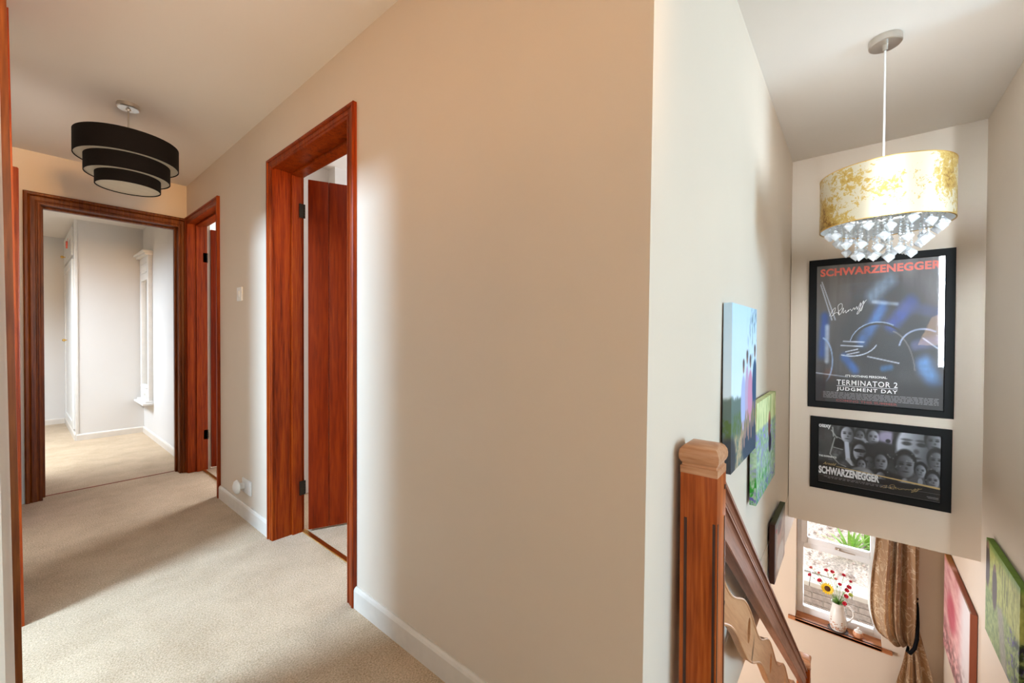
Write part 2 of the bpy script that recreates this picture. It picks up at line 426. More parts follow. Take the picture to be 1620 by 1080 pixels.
# ---- doors
def architrave(name, axis, plane, sgn, a0, a1, ztop, w0, w1, wt, t, mat, parent):
    """moulded casing round an opening; axis 'Y': wall plane X=plane, opening runs a0..a1 along Y, sgn = direction out of wall"""
    prof = [(0.0, 0.0), (0.0, 0.55), (0.10, 0.62), (0.16, 0.62), (0.20, 0.42), (0.26, 0.42), (0.32, 0.66), (0.60, 0.72), (0.70, 0.55), (0.76, 0.95), (0.92, 1.0), (1.0, 0.85), (1.0, 0.0)]
    bm = bmesh.new(); rows = []
    for a, h in prof:
        d = plane+sgn*h*t
        path = [(a0-a*w0, 0.0), (a0-a*w0, ztop+a*wt), (a1+a*w1, ztop+a*wt), (a1+a*w1, 0.0)]
        rows.append([bm.verts.new((d, p[0], p[1]) if axis == 'Y' else (p[0], d, p[1])) for p in path])
    for r0, r1 in zip(rows, rows[1:]):
        for k in range(3):
            bm.faces.new((r0[k], r0[k+1], r1[k+1], r1[k]))
    return finish(name, bm, mat, parent)
def lining(name, axis, d0, d1, a0, a1, ztop, th, mat, parent, stop=None):
    """board lining of an opening: inner faces at a0,a1,ztop, th thick, depth d0..d1; stop=(s0,s1) proud strip"""
    bm = bmesh.new()
    def bx(p0, p1, q0, q1, z0, z1, bev=0.0):
        if axis == 'Y': add_box(bm, p0, p1, q0, q1, z0, z1, bev)
        else: add_box(bm, q0, q1, p0, p1, z0, z1, bev)
    bx(d0, d1, a0-th, a0, 0, ztop+th); bx(d0, d1, a1, a1+th, 0, ztop+th); bx(d0, d1, a0, a1, ztop, ztop+th)
    if stop:
        s0, s1 = stop; q = 0.014
        bx(s0, s1, a0, a0+q, 0, ztop, .003); bx(s0, s1, a1-q, a1, 0, ztop, .003); bx(s0, s1, a0+q, a1-q, ztop-q, ztop, .003)
    return finish(name, bm, mat, parent)
def hinge(parent, loc, mat=DARKMETAL, axis=0):
    bm = bmesh.new()
    add_box(bm, -0.014, 0.014, -0.003, 0.003, -0.04, 0.04)
    for k in range(5):
        add_tube(bm, [(0.014, 0, -0.04+k*0.016+.001), (0.014, 0, -0.04+(k+1)*0.016-.001)], 0.006, 8)
    o = finish('hinge', bm, mat, parent); o.location = loc; o.rotation_euler[2] = axis
    return o
def leaf(door, hx, hy, ang, width, ztop, n=7, mat=WOOD_DOOR, side=-1):
    """boarded door leaf hinged at (hx,hy), running in direction ang (radians from +Y towards +X)"""
    L = empty('door_leaf'); L.parent = door
    d = Vector((math.sin(ang), math.cos(ang), 0)); nrm = Vector((d.y, -d.x, 0))
    M4 = Matrix((( d.x, nrm.x, 0, hx), (d.y, nrm.y, 0, hy), (0, 0, 1, 0), (0, 0, 0, 1)))
    pw = width/n
    for k in range(n):
        bm = bmesh.new(); add_box(bm, k*pw+0.0004, (k+1)*pw-0.0004, -0.018, 0.018, 0.012, ztop, bev=0.0045)
        bmesh.ops.transform(bm, matrix=M4, verts=bm.verts)
        o = finish('plank', bm, mat, L, True)
    bm = bmesh.new()
    for z in (0.25, 1.0, 1.72):
        add_box(bm, 0.02, width-0.02, side*0.018, side*0.040, z, z+0.13, bev=0.003)
    bmesh.ops.transform(bm, matrix=M4, verts=bm.verts)
    finish('ledge', bm, mat, L)
    bm = bmesh.new()
    for s in (-1, 1):
        add_tube(bm, [(width-0.06, s*0.018, 1.0), (width-0.06, s*0.045, 1.0)], 0.006, 8)
        bmesh.ops.create_uvsphere(bm, u_segments=14, v_segments=8, radius=0.024, matrix=Matrix.Translation((width-0.06, s*0.058, 1.0)))
    bmesh.ops.transform(bm, matrix=M4, verts=bm.verts)
    finish('door_knob', bm, DARKMETAL, L, True)
    return L
# door_1: near right opening
d1 = struct(empty('door_1'))
lining('door_lining', 'Y', XW-0.002, 1.062, 1.665, 2.475, 2.065, 0.02, WOOD, d1, stop=(1.0, 1.056))
architrave('door_casing', 'Y', XW, -1, 1.665, 2.475, 2.06, 0.06, 0.06, 0.055, 0.02, WOOD, d1)
architrave('door_casing', 'Y', 1.06, 1, 1.665, 2.475, 2.06, 0.06, 0.06, 0.055, 0.02, WOOD, d1)
leaf(d1, 1.085, 2.452, R(114.7), 0.77, 2.045, 7)
for z in (1.86, 0.26): hinge(d1, (1.052, 2.457, z))
# door_2: far right opening
d2 = struct(empty('door_2'))
lining('door_lining', 'Y', XW-0.002, 1.035, 3.475, 4.235, 2.065, 0.02, WOOD, d2, stop=(0.955, 0.995))
architrave('door_casing', 'Y', XW, -1, 3.475, 4.235, 2.06, 0.055, 0.062, 0.055, 0.02, WOOD, d2)
leaf(d2, 1.06, 4.252, R(96), 0.74, 2.045, 7)
for z in (1.80, 0.30): hinge(d2, (1.02, 4.238, z))
# door_3: far opening to the bedroom
d3 = struct(empty('door_3'))
lining('door_lining', 'X', 4.298, 4.422, 0.105, 0.852, 2.035, 0.02, WOOD_DARK, d3, stop=(4.36, 4.40))
architrave('door_casing', 'X', 4.30, -1, 0.105, 0.852, 2.035, 0.078, 0.056, 0.075, 0.022, WOOD_DARK, d3)
leaf(d3, 0.085, 4.445, R(-20), 0.74, 2.02, 7)
hinge(d3, (0.108, 4.385, 0.27), NICKEL, R(90)); hinge(d3, (0.108, 4.385, 1.78), NICKEL, R(90))
# door_4: near left opening, tall posts
d4 = struct(empty('door_4'))
def post(y0, y1, pr0, pr1, name):
    bm = bmesh.new()
    prism8(bm, [(xl(0)+pr0, y0, 0), (xl(0)+pr0, y1, 0), (-0.125, y1, 0), (-0.125, y0, 0)],
           [(xl(CZ)+pr1, y0, CZ), (xl(CZ)+pr1, y1, CZ), (-0.125, y1, CZ), (-0.125, y0, CZ)])
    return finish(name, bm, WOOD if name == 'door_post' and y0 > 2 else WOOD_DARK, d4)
post(1.575, 1.645, 0.0115, 0.0135, 'door_post')
post(2.49, 2.56, 0.0165, 0.0155, 'door_post')
boxes('door_head', [(-0.125, xl(2.05), 1.645, 2.49, 1.97, CZ)], WOOD_H, d4)
# door_5: far left door, closed
d5 = struct(empty('door_5'))
architrave('door_casing', 'Y', -0.022, 1, 3.80, 4.20, 2.05, 0.065, 0.065, 0.06, 0.0315, WOOD, d5)
boxes('door_leaf', [(-0.09, -0.05, 3.80, 4.20, 0.01, 2.05)], WOOD_DOOR, d5)
# thresholds
struct(box('trim_1', (1.055, 1.078, 1.665, 2.475, 0.0, 0.006), BRASS))
struct(box('trim_2', (0.995, 1.015, 3.475, 4.235, 0.0, 0.006), BRASS))
struct(box('trim_3', (0.105, 0.852, 4.385, 4.397, -0.002, 0.003), WOOD))

# ---- cupboard in the bedroom
cb = thing('built_in_cupboard', 'pale full-height built-in cupboard with white panelled door in the far bedroom', 'cupboard', (0.40, 6.45, 0))
cb_ = lambda n, b, m, bev=0.0: (lambda o: (setattr(o, 'location', (-0.40, -6.45, 0)), o)[1])(box(n, b, m, cb, bev))
cb_('carcass', (0.40, 0.953, 6.45, 7.86, 0.0, CZ), PAINT_ROOM)
cb_('corner_strip', (0.393, 0.418, 6.441, 6.455, 0.0, CZ), GLOSS_WHITE, 0.002)
def cupboard_door(y0, y1, z0, z1, knob):
    bm = bmesh.new()
    x1 = 0.3995; x0 = 0.382; s = 0.075
    add_box(bm, x0, x1, y0, y0+s, z0, z1, 0.002); add_box(bm, x0, x1, y1-s, y1, z0, z1, 0.002)
    add_box(bm, x0, x1, y0+s, y1-s, z0, z0+s, 0.002); add_box(bm, x0, x1, y0+s, y1-s, z1-s, z1, 0.002)
    add_box(bm, x0+0.009, x1, y0+s, y1-s, z0+s, z1-s)
    o = finish('cupboard_door', bm, GLOSS_WHITE, cb); o.location = (-0.40, -6.45, 0)
    if knob:
        bm = bmesh.new(); add_tube(bm, [(0.382, knob[0], knob[1]), (0.37, knob[0], knob[1])], 0.006)
        bmesh.ops.create_uvsphere(bm, u_segments=12, v_segments=8, radius=0.016, matrix=Matrix.Translation((0.356, knob[0], knob[1])))
        finish('door_knob', bm, BRASS, o, True)
cupboard_door(6.62, 7.72, 0.10, 1.98, (7.30, 1.08)); cupboard_door(6.62, 7.72, 2.02, 2.33, (7.50, 2.10))
# red heart hanging
bm = bmesh.new()
hp = []
for k in range(24):
    t = 2*math.pi*k/24
    hp.append((16*math.sin(t)**3/16*0.045, (13*math.cos(t)-5*math.cos(2*t)-2*math.cos(3*t)-math.cos(4*t))/16*0.045))
f0 = [bm.verts.new((0.362, 7.02+a, 2.19+b)) for a, b in hp]; f1 = [bm.verts.new((0.376, 7.02+a, 2.19+b)) for a, b in hp]
bm.faces.new(f0); bm.faces.new(f1[::-1])
for k in range(24): bm.faces.new((f0[k], f0[(k+1) % 24], f1[(k+1) % 24], f1[k]))
add_tube(bm, [(0.376, 7.02, 2.22), (0.379, 7.02, 2.26)], 0.0015, 6)
h = finish('hanging_heart', bm, INK_RED); h['label'] = 'small red heart hanging on the upper white cupboard door'; h['category'] = 'ornament'

# mirror on the bedroom wall
mr = thing('wall_mirror', 'tall narrow mirror in ornate white frame on the bedroom wall', 'mirror', (0.952, 6.16, 1.2))
my0, my1, mz0, mz1 = 5.93, 6.40, 0.42, 2.02
def mpart(name, lst, mat, bev=0.003):
    bm = bmesh.new()
    for b in lst: add_box(bm, *b, bev=bev)
    o = finish(name, bm, mat, mr, True); o.location = (-0.952, -6.16, -1.2); return o
mpart('mirror_frame', [(0.915, 0.951, my0, my0+0.075, mz0, mz1), (0.915, 0.951, my1-0.075, my1, mz0, mz1), (0.915, 0.951, my0+.075, my1-.075, mz0, mz0+0.16), (0.915, 0.951, my0+.075, my1-.075, mz1-0.26, mz1)], GLOSS_WHITE)
mpart('cornice', [(0.885, 0.951, my0-0.02, my1+0.03, mz1, mz1+0.022), (0.865, 0.951, my0-0.035, my1+0.045, mz1+0.022, mz1+0.045)], GLOSS_WHITE)
mpart('lower_shelf', [(0.885, 0.951, my0-0.01, my1+0.02, mz0-0.02, mz0), (0.86, 0.951, my0-0.03, my1+0.04, mz0-0.042, mz0-0.02)], GLOSS_WHITE)
mpart('mirror_glass', [(0.932, 0.946, my0+0.07, my1-0.07, mz0+0.155, mz1-0.255)], MIRROR, 0.0)
for (zc, nn) in ((mz1-0.13, 5), (mz0+0.08, 5)):
    bm = bmesh.new()
    for k in range(nn):
        yy = my0+0.11+k*(my1-my0-0.22)/(nn-1)
        bmesh.ops.create_uvsphere(bm, u_segments=10, v_segments=6, radius=0.03, matrix=Matrix.Translation((0.915, yy, zc)) @ Matrix.Diagonal((0.4, 0.8, 1.3 if k % 2 == 0 else 0.8, 1)))
    add_tube(bm, [(0.912, my0+0.08, zc-.05), (0.912, my1-0.08, zc-.05)], 0.006, 6); add_tube(bm, [(0.912, my0+0.08, zc+.055), (0.912, my1-0.08, zc+.055)], 0.006, 6)
    o = finish('carved_ornament', bm, GLOSS_WHITE, mr, True); o.location = (-0.952, -6.16, -1.2)

# light switches
def switch(x, y, z, label, w=0.086):
    t = thing('light_switch', label, 'switch', (x, y, z))
    box('switch_plate', (-0.010, -0.0005, -w/2, w/2, -w/2, w/2), PLASTIC, t, 0.002)
    box('rocker', (-0.015, -0.009, -0.010, 0.010, -0.018, 0.018), PLASTIC, t, 0.0015)
    return t
switch(XW, 3.005, 1.405, 'white light switch on the beige hall wall between the two right-hand doorways')
switch(0.952, 4.60, 1.36, 'white light switch on the bedroom wall just inside the far doorway')
# plug-in round night light
sk = thing('wall_socket', 'white wall socket low on the beige hall wall beside the doorway', 'socket', (XW, 2.89, 0.205))
box('socket_plate', (-0.010, -0.0005, -0.073, 0.073, -0.043, 0.043), PLASTIC, sk, 0.002)
pl = thing('plug_in_air_freshener', 'round translucent white plug-in unit in the hall wall socket', 'air freshener', (XW-0.0105, 2.93, 0.205))
bm = bmesh.new(); add_tube(bm, [(0, 0, 0), (-0.03, 0, 0)], [0.022, 0.018], 16); finish('plug_body', bm, PLASTIC, pl, True)
bm = bmesh.new(); add_lathe(bm, [(0, 0.028), (0.02, 0.027), (0.038, 0.018), (0.044, 0.006), (0.04, 0.0), (0, 0.0)], 28)
bmesh.ops.rotate(bm, verts=bm.verts, cent=(0, 0, 0), matrix=Matrix.Rotation(R(-90), 3, 'Y'))
bmesh.ops.translate(bm, verts=bm.verts, vec=(-0.028, 0, 0)); finish('round_dome', bm, PLASTIC, pl, True)

# ------------------------------------------------------------------ black tiered pendant
bl = thing('pendant_lamp', 'black three-tier drum pendant lamp hanging from the hall ceiling', 'lamp', (0.39, 3.03, CZ))
lathe('ceiling_rose', [(0, 0), (0.047, 0), (0.048, -0.004), (0.048, -0.02), (0.044, -0.024), (0.012, -0.026), (0.008, -0.034), (0, -0.034)], NICKEL, bl, 32)
tube('cable', [(0, 0, -0.03), (0, 0, -0.24)], 0.004, NICKEL, bl)
tiers = [(0.212, -0.200, -0.315), (0.174, -0.302, -0.395), (0.133, -0.383, -0.452)]
for i, (r, zt, zb) in enumerate(tiers):
    sh = lathe('drum_shade', [(r, zt), (r, zb), (r-0.004, zb), (r-0.004, zt), (r, zt)], BLACK_FABRIC, bl, 64)
    zd = zb+0.004
    rin = tiers[i+1][0]-0.01 if i < 2 else 0.0
    bm = bmesh.new(); add_lathe(bm, [(r-0.004, zd), (rin, zd), (rin, zd+0.003), (r-0.004, zd+0.003)], 64)
    finish('diffuser', bm, DIFFUSER, sh)
bm = bmesh.new()
for k in range(3):
    a = 2*math.pi*k/3; add_tube(bm, [(0, 0, -0.235), (0.208*math.cos(a), 0.208*math.sin(a), -0.205)], 0.002, 6)
finish('shade_carrier', bm, NICKEL, bl, True)

# ------------------------------------------------------------------ gold crystal pendant
gl = thing('pendant_lamp', 'gold leaf drum pendant lamp with hanging crystals in the stairwell', 'lamp', (2.316, -0.083, CZ))
lathe('ceiling_rose', [(0, 0), (0.053, 0), (0.054, -0.004), (0.054, -0.026), (0.051, -0.029), (0.010, -0.027), (0.009, -0.05), (0, -0.05)], NICKEL, gl, 40)
tube('cable', [(0, 0, -0.045), (0, 0, -0.50)], 0.0035, CABLE, gl)
tube('cable_grip', [(0, 0, -0.50), (0, 0, -0.56)], 0.006, NICKEL, gl)
GR, GT, GB = 0.212, -0.558, -0.776
lathe('drum_shade', [(GR, GT), (GR, GB)], GOLD, gl, 96)
lathe('shade_lining', [(GR-0.0015, GT), (GR-0.0015, GB)], SHADE_WHITE, gl, 96)
lathe('shade_rim', [(GR+.001, GB), (GR+.001, GB-.003), (GR-.004, GB-.003), (GR-.004, GB), (GR+.001, GB)], BRASS, gl, 96)
lathe('shade_rim', [(GR+.001, GT+.003), (GR+.001, GT), (GR-.004, GT), (GR-.004, GT+.003), (GR+.001, GT+.003)], BRASS, gl, 96)
lathe('crystal_plate', [(0.0, -0.700), (0.197, -0.700), (0.197, -0.704), (0.0, -0.704)], SHADE_WHITE, gl, 48)
bm = bmesh.new()
for k in range(3):
    a = 2*math.pi*k/3+.3; add_tube(bm, [(0, 0, -0.56), (GR*math.cos(a), GR*math.sin(a), -0.562)], 0.002, 6); add_tube(bm, [(0.1*math.cos(a), 0.1*math.sin(a), -0.56), (0.1*math.cos(a), 0.1*math.sin(a), -0.70)], 0.002, 6)
finish('shade_carrier', bm, NICKEL, gl, True)
def strand_mesh(length):
    bm = bmesh.new()
    add_tube(bm, [(0, 0, 0), (0, 0, -length)], 0.0008, 5)
    z = -0.012; k = 0
    while z > -length+0.006:
        rr = 0.0065 if k % 3 == 0 else 0.0042
        bmesh.ops.create_icosphere(bm, subdivisions=1, radius=rr, matrix=Matrix.Translation((0, 0, z)))
        z -= 0.016 if k % 3 == 0 else 0.011; k += 1
    bmesh.ops.recalc_face_normals(bm, faces=bm.faces)
    me = bpy.data.meshes.new('crystal_strand'); bm.to_mesh(me); bm.free(); me.materials.append(CRYSTAL); return me
bm = bmesh.new()
add_lathe(bm, [(0, 0.013), (0.007, 0.013), (0.0195, 0.001), (0.0185, -0.005), (0, -0.024)], 8)
bmesh.ops.recalc_face_normals(bm, faces=bm.faces)
drop = bpy.data.meshes.new('crystal_drop'); bm.to_mesh(drop); bm.free(); drop.materials.append(CRYSTAL)
lathe('bulb', [(0, -0.585), (0.014, -0.585), (0.014, -0.615), (0.028, -0.64), (0.032, -0.66), (0.024, -0.68), (0, -0.69)], SHADE_WHITE, gl, 20)
for k in range(2):
    pl_ = bpy.data.lights.new('bulb_light', 'POINT'); pl_.energy = 1.4; pl_.color = (0.92, 0.96, 1.0); pl_.shadow_soft_size = 0.03
    po = bpy.data.objects.new('bulb_light', pl_); COL.objects.link(po); po.location = (2.316+(-0.1 if k else 0.1), -0.083, CZ-0.645)
rings = [(0.178, 17, 0.085), (0.135, 12, 0.135), (0.088, 8, 0.172), (0.035, 4, 0.185)]
cache = {}
for r, n, L in rings:
    for k in range(n):
        a = 2*math.pi*(k+0.37*(n % 3))/n
        LL = round(L+((k*7) % 3-1)*0.012, 3)
        if LL not in cache: cache[LL] = strand_mesh(LL)
        s = link('crystal_strand', cache[LL], gl); s.location = (r*math.cos(a), r*math.sin(a), -0.704)
        c = link('crystal_drop', drop, s); c.location = (0, 0, -LL-0.010); c.rotation_euler = (0.12*math.sin(k*3), 0.12*math.cos(k*5), k*1.3)

# ------------------------------------------------------------------ staircase and banister
bm = bmesh.new()
for k in range(12):
    x0 = 1.15+k*0.238; z = -0.192*(k+1)
    add_box(bm, x0-0.0, x0+0.238, -0.565, 0.335, -2.5, z)
st = struct(finish('stairs', bm, CARPET))
def extrude_poly(bm, pts2, y0, y1):
    """pts2 list of (x,z) polygon; extruded y0..y1"""
    a = [bm.verts.new((x, y0, z)) for x, z in pts2]; b = [bm.verts.new((x, y1, z)) for x, z in pts2]
    fa = bm.faces.new(a); fb = bm.faces.new(b[::-1])
    for i in range(len(a)):
        bm.faces.new((a[i], a[(i+1) % len(a)], b[(i+1) % len(a)], b[i]))
    return fa, fb
def newel(label, x0, y0, s, zb, zt, loc):
    t = thing('newel_post', label, 'newel post', loc)
    inv = (-loc[0], -loc[1], -loc[2])
    x1, y1 = x0+s, y0+s
    bm = bmesh.new(); bev = 0.006
    add_box(bm, x0, x1, y0, y1, zb, zt-0.075, bev=0.003)
    o = finish('post', bm, WOOD_NEWEL, t, True); o.location = inv
    # long stopped channels on the faces
    bm = bmesh.new()
    for (u0, u1) in ((0.004, 0.010), (s-0.018, s-0.011)):
        z1 = zt-0.19
        add_box(bm, x0-0.0012, x0+0.003, y0+u0, y0+u1, zb+0.1, z1)
        add_box(bm, x0+u0, x0+u1, y0-0.0012, y0+0.003, zb+0.1, z1)
    o = finish('groove', bm, mat_groove, t); o.location = inv
    # cap: necking band, cove, rounded top
    bm = bmesh.new()
    def ring(e, z):
        return [bm.verts.new(p) for p in ((x0-e, y0-e, z), (x1+e, y0-e, z), (x1+e, y1+e, z), (x0-e, y1+e, z))]
    prof = [(0.0, zt-0.076), (0.0, zt-0.058), (-0.0035, zt-0.056), (-0.0035, zt-0.050), (0.0, zt-0.046), (0.003, zt-0.038), (0.0035, zt-0.028), (0.002, zt-0.018), (-0.003, zt-0.009), (-0.010, zt-0.003), (-0.022, zt)]
    rs = [ring(*p) for p in prof]
    for a, b in zip(rs, rs[1:]):
        for k in range(4): bm.faces.new((a[k], a[(k+1) % 4], b[(k+1) % 4], b[k]))
    bm.faces.new(rs[-1]); bm.faces.new(rs[0][::-1])
    o = finish('cap', bm, WOOD_CAP, t, True); o.location = inv
    for z in (zt-0.115, zt-0.42):
        bm = bmesh.new(); add_tube(bm, [(x1-0.012, y0-0.0015, z), (x1-0.012, y0+0.004, z)], 0.0065, 12)
        o = finish('wood_plug', bm, mat_groove, t); o.location = inv
    return t
mat_groove = mat_plain('dark_groove', (0.05, 0.015, 0.006), 0.5)
WOOD_CAP = mat_wood('pale_pine_cap', (0.30, 0.12, 0.06), (0.50, 0.24, 0.12), (0.62, 0.36, 0.22), scale=(22, 3, 22), knots=False)  # cap wood paler than the post below
n1 = newel('tall orange-brown wooden newel post at the top of the stairs', 1.10, 0.257, 0.089, 0.0, 0.868, (1.145, 0.30, 0))
n2 = newel('lower wooden newel post at the foot of the stairs under the window', 4.12, 0.257, 0.089, -2.5, -1.49, (4.165, 0.30, -2.5))
br = thing('banister', 'sloping brown wooden handrail with deep flat side between the newel posts', 'banister', (1.19, 0.30, 0.7))
def rail_part(name, c_top, c_bot, y0, y1, mat, bev=0.0, x0=1.190, x1=4.1195):
    bm = bmesh.new()
    s = 0.81
    extrude_poly(bm, [(x0, c_top-s*x0), (x1, c_top-s*x1), (x1, c_bot-s*x1), (x0, c_bot-s*x0)], y0, y1)
    if bev:
        bmesh.ops.bevel(bm, geom=[e for e in bm.edges if abs((e.verts[0].co-e.verts[1].co).x) > 1], offset=bev, segments=3, affect='EDGES')
    o = finish(name, bm, mat, br, bev > 0); o.location = (-1.19, -0.30, -0.7); return o
rail_part('handrail', 1.778, 1.730, 0.272, 0.334, WOOD_RAIL, 0.014)
rail_part('rail_moulding', 1.732, 1.712, 0.280, 0.326, WOOD_RAIL, 0.004)
rail_part('rail_moulding', 1.714, 1.680, 0.274, 0.332, WOOD_RAIL, 0.010)
rail_part('side_board', 1.684, 1.610, 0.281, 0.322, WOOD_RAIL, 0.002)
# wavy splat board with oval holes
bd = []
wv = thing('wavy_board', 'pale pine board with wavy edges and oval holes beneath the handrail', 'board', (1.19, 0.30, 0.4))
def wave(x, ph): return math.cos(2*math.pi*(x-ph)/0.535)
xs = np.linspace(1.190, 4.1195, 140)
top = [(x, 1.528-0.82*x+0.027*wave(x, 1.66)) for x in xs]
bot = [(x, 1.382-0.82*x+0.021*wave(x, 1.45)) for x in xs]
bm = bmesh.new()
# strip of quads with holes cut by boolean-free construction: grid columns around each hole
holes = [(1.708, 1.475), (2.243, 1.465), (2.778, 1.46), (3.313, 1.46), (3.848, 1.46)]
from mathutils.geometry import tessellate_polygon
outer = top+bot[::-1]
polys = [[Vector((x, z, 0)) for x, z in outer]]
hloops = []
for hx, hc in holes:
    hz = hc-0.82*hx-0.005
    lp = [(hx+0.027*math.cos(-2*math.pi*k/20)*(1.0), hz+0.046*math.sin(-2*math.pi*k/20)) for k in range(20)]
    hloops.append(lp); polys.append([Vector((x, z, 0)) for x, z in lp])
flat = [p for lp in polys for p in lp]
tris = tessellate_polygon(polys)
y0, y1 = 0.288, 0.312
va = [bm.verts.new((p.x, y0, p.y)) for p in flat]; vb = [bm.verts.new((p.x, y1, p.y)) for p in flat]
for t in tris:
    try:
        bm.faces.new([va[i] for i in t]); bm.faces.new([vb[i] for i in t][::-1])
    except ValueError: pass
i0 = 0
for lp in polys:
    n = len(lp)
    for k in range(n):
        a, b = i0+k, i0+(k+1) % n
        bm.faces.new((va[a], va[b], vb[b], vb[a]))
    i0 += n
o = finish('board_panel', bm, WOOD_BOARD, wv); o.location = (-1.19, -0.30, -0.4)
bm = bmesh.new()
add_tube(bm, [(x, 0.289, z-0.001) for x, z in top], 0.0045, 6); add_tube(bm, [(x, 0.289, z+0.001) for x, z in bot], 0.0045, 6)
o = finish('edge_bead', bm, WOOD_BOARD, wv, True); o.location = (-1.19, -0.30, -0.4)

# ------------------------------------------------------------------ prints painted in code
def lin(c):
    c = np.asarray(c, float); return np.where(c <= 0.04045, c/12.92, ((c+0.055)/1.055)**2.4)
def vnoise(U, V, fx, fy, seed, octs=4, gain=0.55):
    out = np.zeros_like(U); amp = 1.0; tot = 0
    for o_ in range(octs):
        rng = np.random.RandomState(seed+o_*17)
        g = rng.rand(int(fy*2**o_)+3, int(fx*2**o_)+3)
        x = U*fx*2**o_; y = V*fy*2**o_
        xi = np.clip(x.astype(int), 0, g.shape[1]-2); yi = np.clip(y.astype(int), 0, g.shape[0]-2)
        fx_ = x-xi; fy_ = y-yi
        fx_ = fx_*fx_*(3-2*fx_); fy_ = fy_*fy_*(3-2*fy_)
        v = (g[yi, xi]*(1-fx_)+g[yi, xi+1]*fx_)*(1-fy_)+(g[yi+1, xi]*(1-fx_)+g[yi+1, xi+1]*fx_)*fy_
        out += amp*v; tot += amp; amp *= gain
    return out/tot
def sm(x, a, b):
    t = np.clip((x-a)/(b-a), 0, 1); return t*t*(3-2*t)
def over(img, col, m):
    return img*(1-m[..., None])+np.asarray(col, float)*m[..., None]
def ell(U, V, cx, cy, rx, ry, soft=0.15, ang=0.0):
    dx = U-cx; dy = V-cy; ca, sa = math.cos(ang), math.sin(ang)
    a = (dx*ca+dy*sa)/rx; b = (-dx*sa+dy*ca)/ry
    d = np.sqrt(a*a+b*b); return 1-sm(d, 1-soft, 1+soft)
def seg(U, V, p, q, w_, soft=0.5):
    px_, py_ = p; dx, dy = q[0]-px_, q[1]-py_; L2 = dx*dx+dy*dy+1e-9
    t = np.clip(((U-px_)*dx+(V-py_)*dy)/L2, 0, 1)
    d = np.hypot(U-px_-t*dx, V-py_-t*dy)
    return 1-sm(d, w_*(1-soft), w_*(1+soft))
def print_mesh(name, origin, ud, vd, w_, h_, nx, ny, func, mat, parent, off, rect=(0, 1, 0, 1)):
    """origin = lower left corner; ud, vd unit directions; rect = piece of picture space shown"""
    nx += 1; ny += 1
    U, V = np.meshgrid(np.linspace(0, 1, nx), np.linspace(0, 1, ny))
    P = np.array(origin)[None, None, :]+U[..., None]*w_*np.array(ud)+V[..., None]*h_*np.array(vd)
    co = P.reshape(-1, 3)
    idx = np.arange(nx*ny).reshape(ny, nx)
    q = np.stack([idx[:-1, :-1], idx[:-1, 1:], idx[1:, 1:], idx[1:, :-1]], -1).reshape(-1, 4)
    me = bpy.data.meshes.new(name)
    me.from_pydata(co.tolist(), [], q.tolist())
    img = func(rect[0]+U*(rect[1]-rect[0]), rect[2]+V*(rect[3]-rect[2]))
    rgba = np.ones((nx*ny, 4), np.float32); rgba[:, :3] = lin(np.clip(img, 0, 1)).reshape(-1, 3)
    at_ = me.color_attributes.new('Col', 'FLOAT_COLOR', 'POINT')
    at_.data.foreach_set('color', rgba.ravel())
    me.materials.append(mat)
    o = link(name, me, parent); o.location = off
    return o
def text(name, s, size, origin, mat, parent, off, ud=(0, -1, 0), nrm=(-1, 0, 0), weight=0.0, xs=1.0, width=None, spacing=1.0, shear=0.0):
    """flat lettering on a vertical wall; ud text direction, nrm facing direction"""
    c = bpy.data.curves.new(name, 'FONT'); c.body = s; c.size = size; c.offset = weight; c.space_character = spacing; c.shear = shear
    c.extrude = 0.0004; c.resolution_u = 3
    tmp = bpy.data.objects.new(name, c)
    me = bpy.data.meshes.new_from_object(tmp)
    bpy.data.objects.remove(tmp); bpy.data.curves.remove(c)
    n = len(me.vertices); co = np.zeros(n*3); me.vertices.foreach_get('co', co); co = co.reshape(-1, 3)
    x0, x1 = co[:, 0].min(), co[:, 0].max()
    k = (width/(x1-x0)) if width else xs
    ud = np.array(ud); nv = np.array(nrm)
    P = np.array(origin)+(co[:, :1]-x0)*k*ud+co[:, 1:2]*np.array((0, 0, 1.0))+co[:, 2:3]*nv
    me.vertices.foreach_set('co', P.ravel()); me.update()
    me.materials.clear(); me.materials.append(mat); me.name = name
    o = link(name, me, parent); o.location = off
    return o
def frame_bars(name, x_back, x_front, y0, y1, z0, z1, wd, mat, parent, off):
    """mitred frame on the wall X=x_back facing -X"""
    bm = bmesh.new()
    def loop(e, x): return [bm.verts.new((x, y, z)) for y, z in ((y0+e, z0+e), (y1-e, z0+e), (y1-e, z1-e), (y0+e, z1-e))]
    prof = [(0, x_back), (0, x_front+0.002), (0.002, x_front), (wd-0.004, x_front), (wd, x_front+0.004), (wd, x_front+0.012)]
    ls = [loop(*p) for p in prof]
    for a, b in zip(ls, ls[1:]):
        for k in range(4): bm.faces.new((a[k], a[(k+1) % 4], b[(k+1) % 4], b[k]))
    o = finish(name, bm, mat, parent); o.location = off; return o

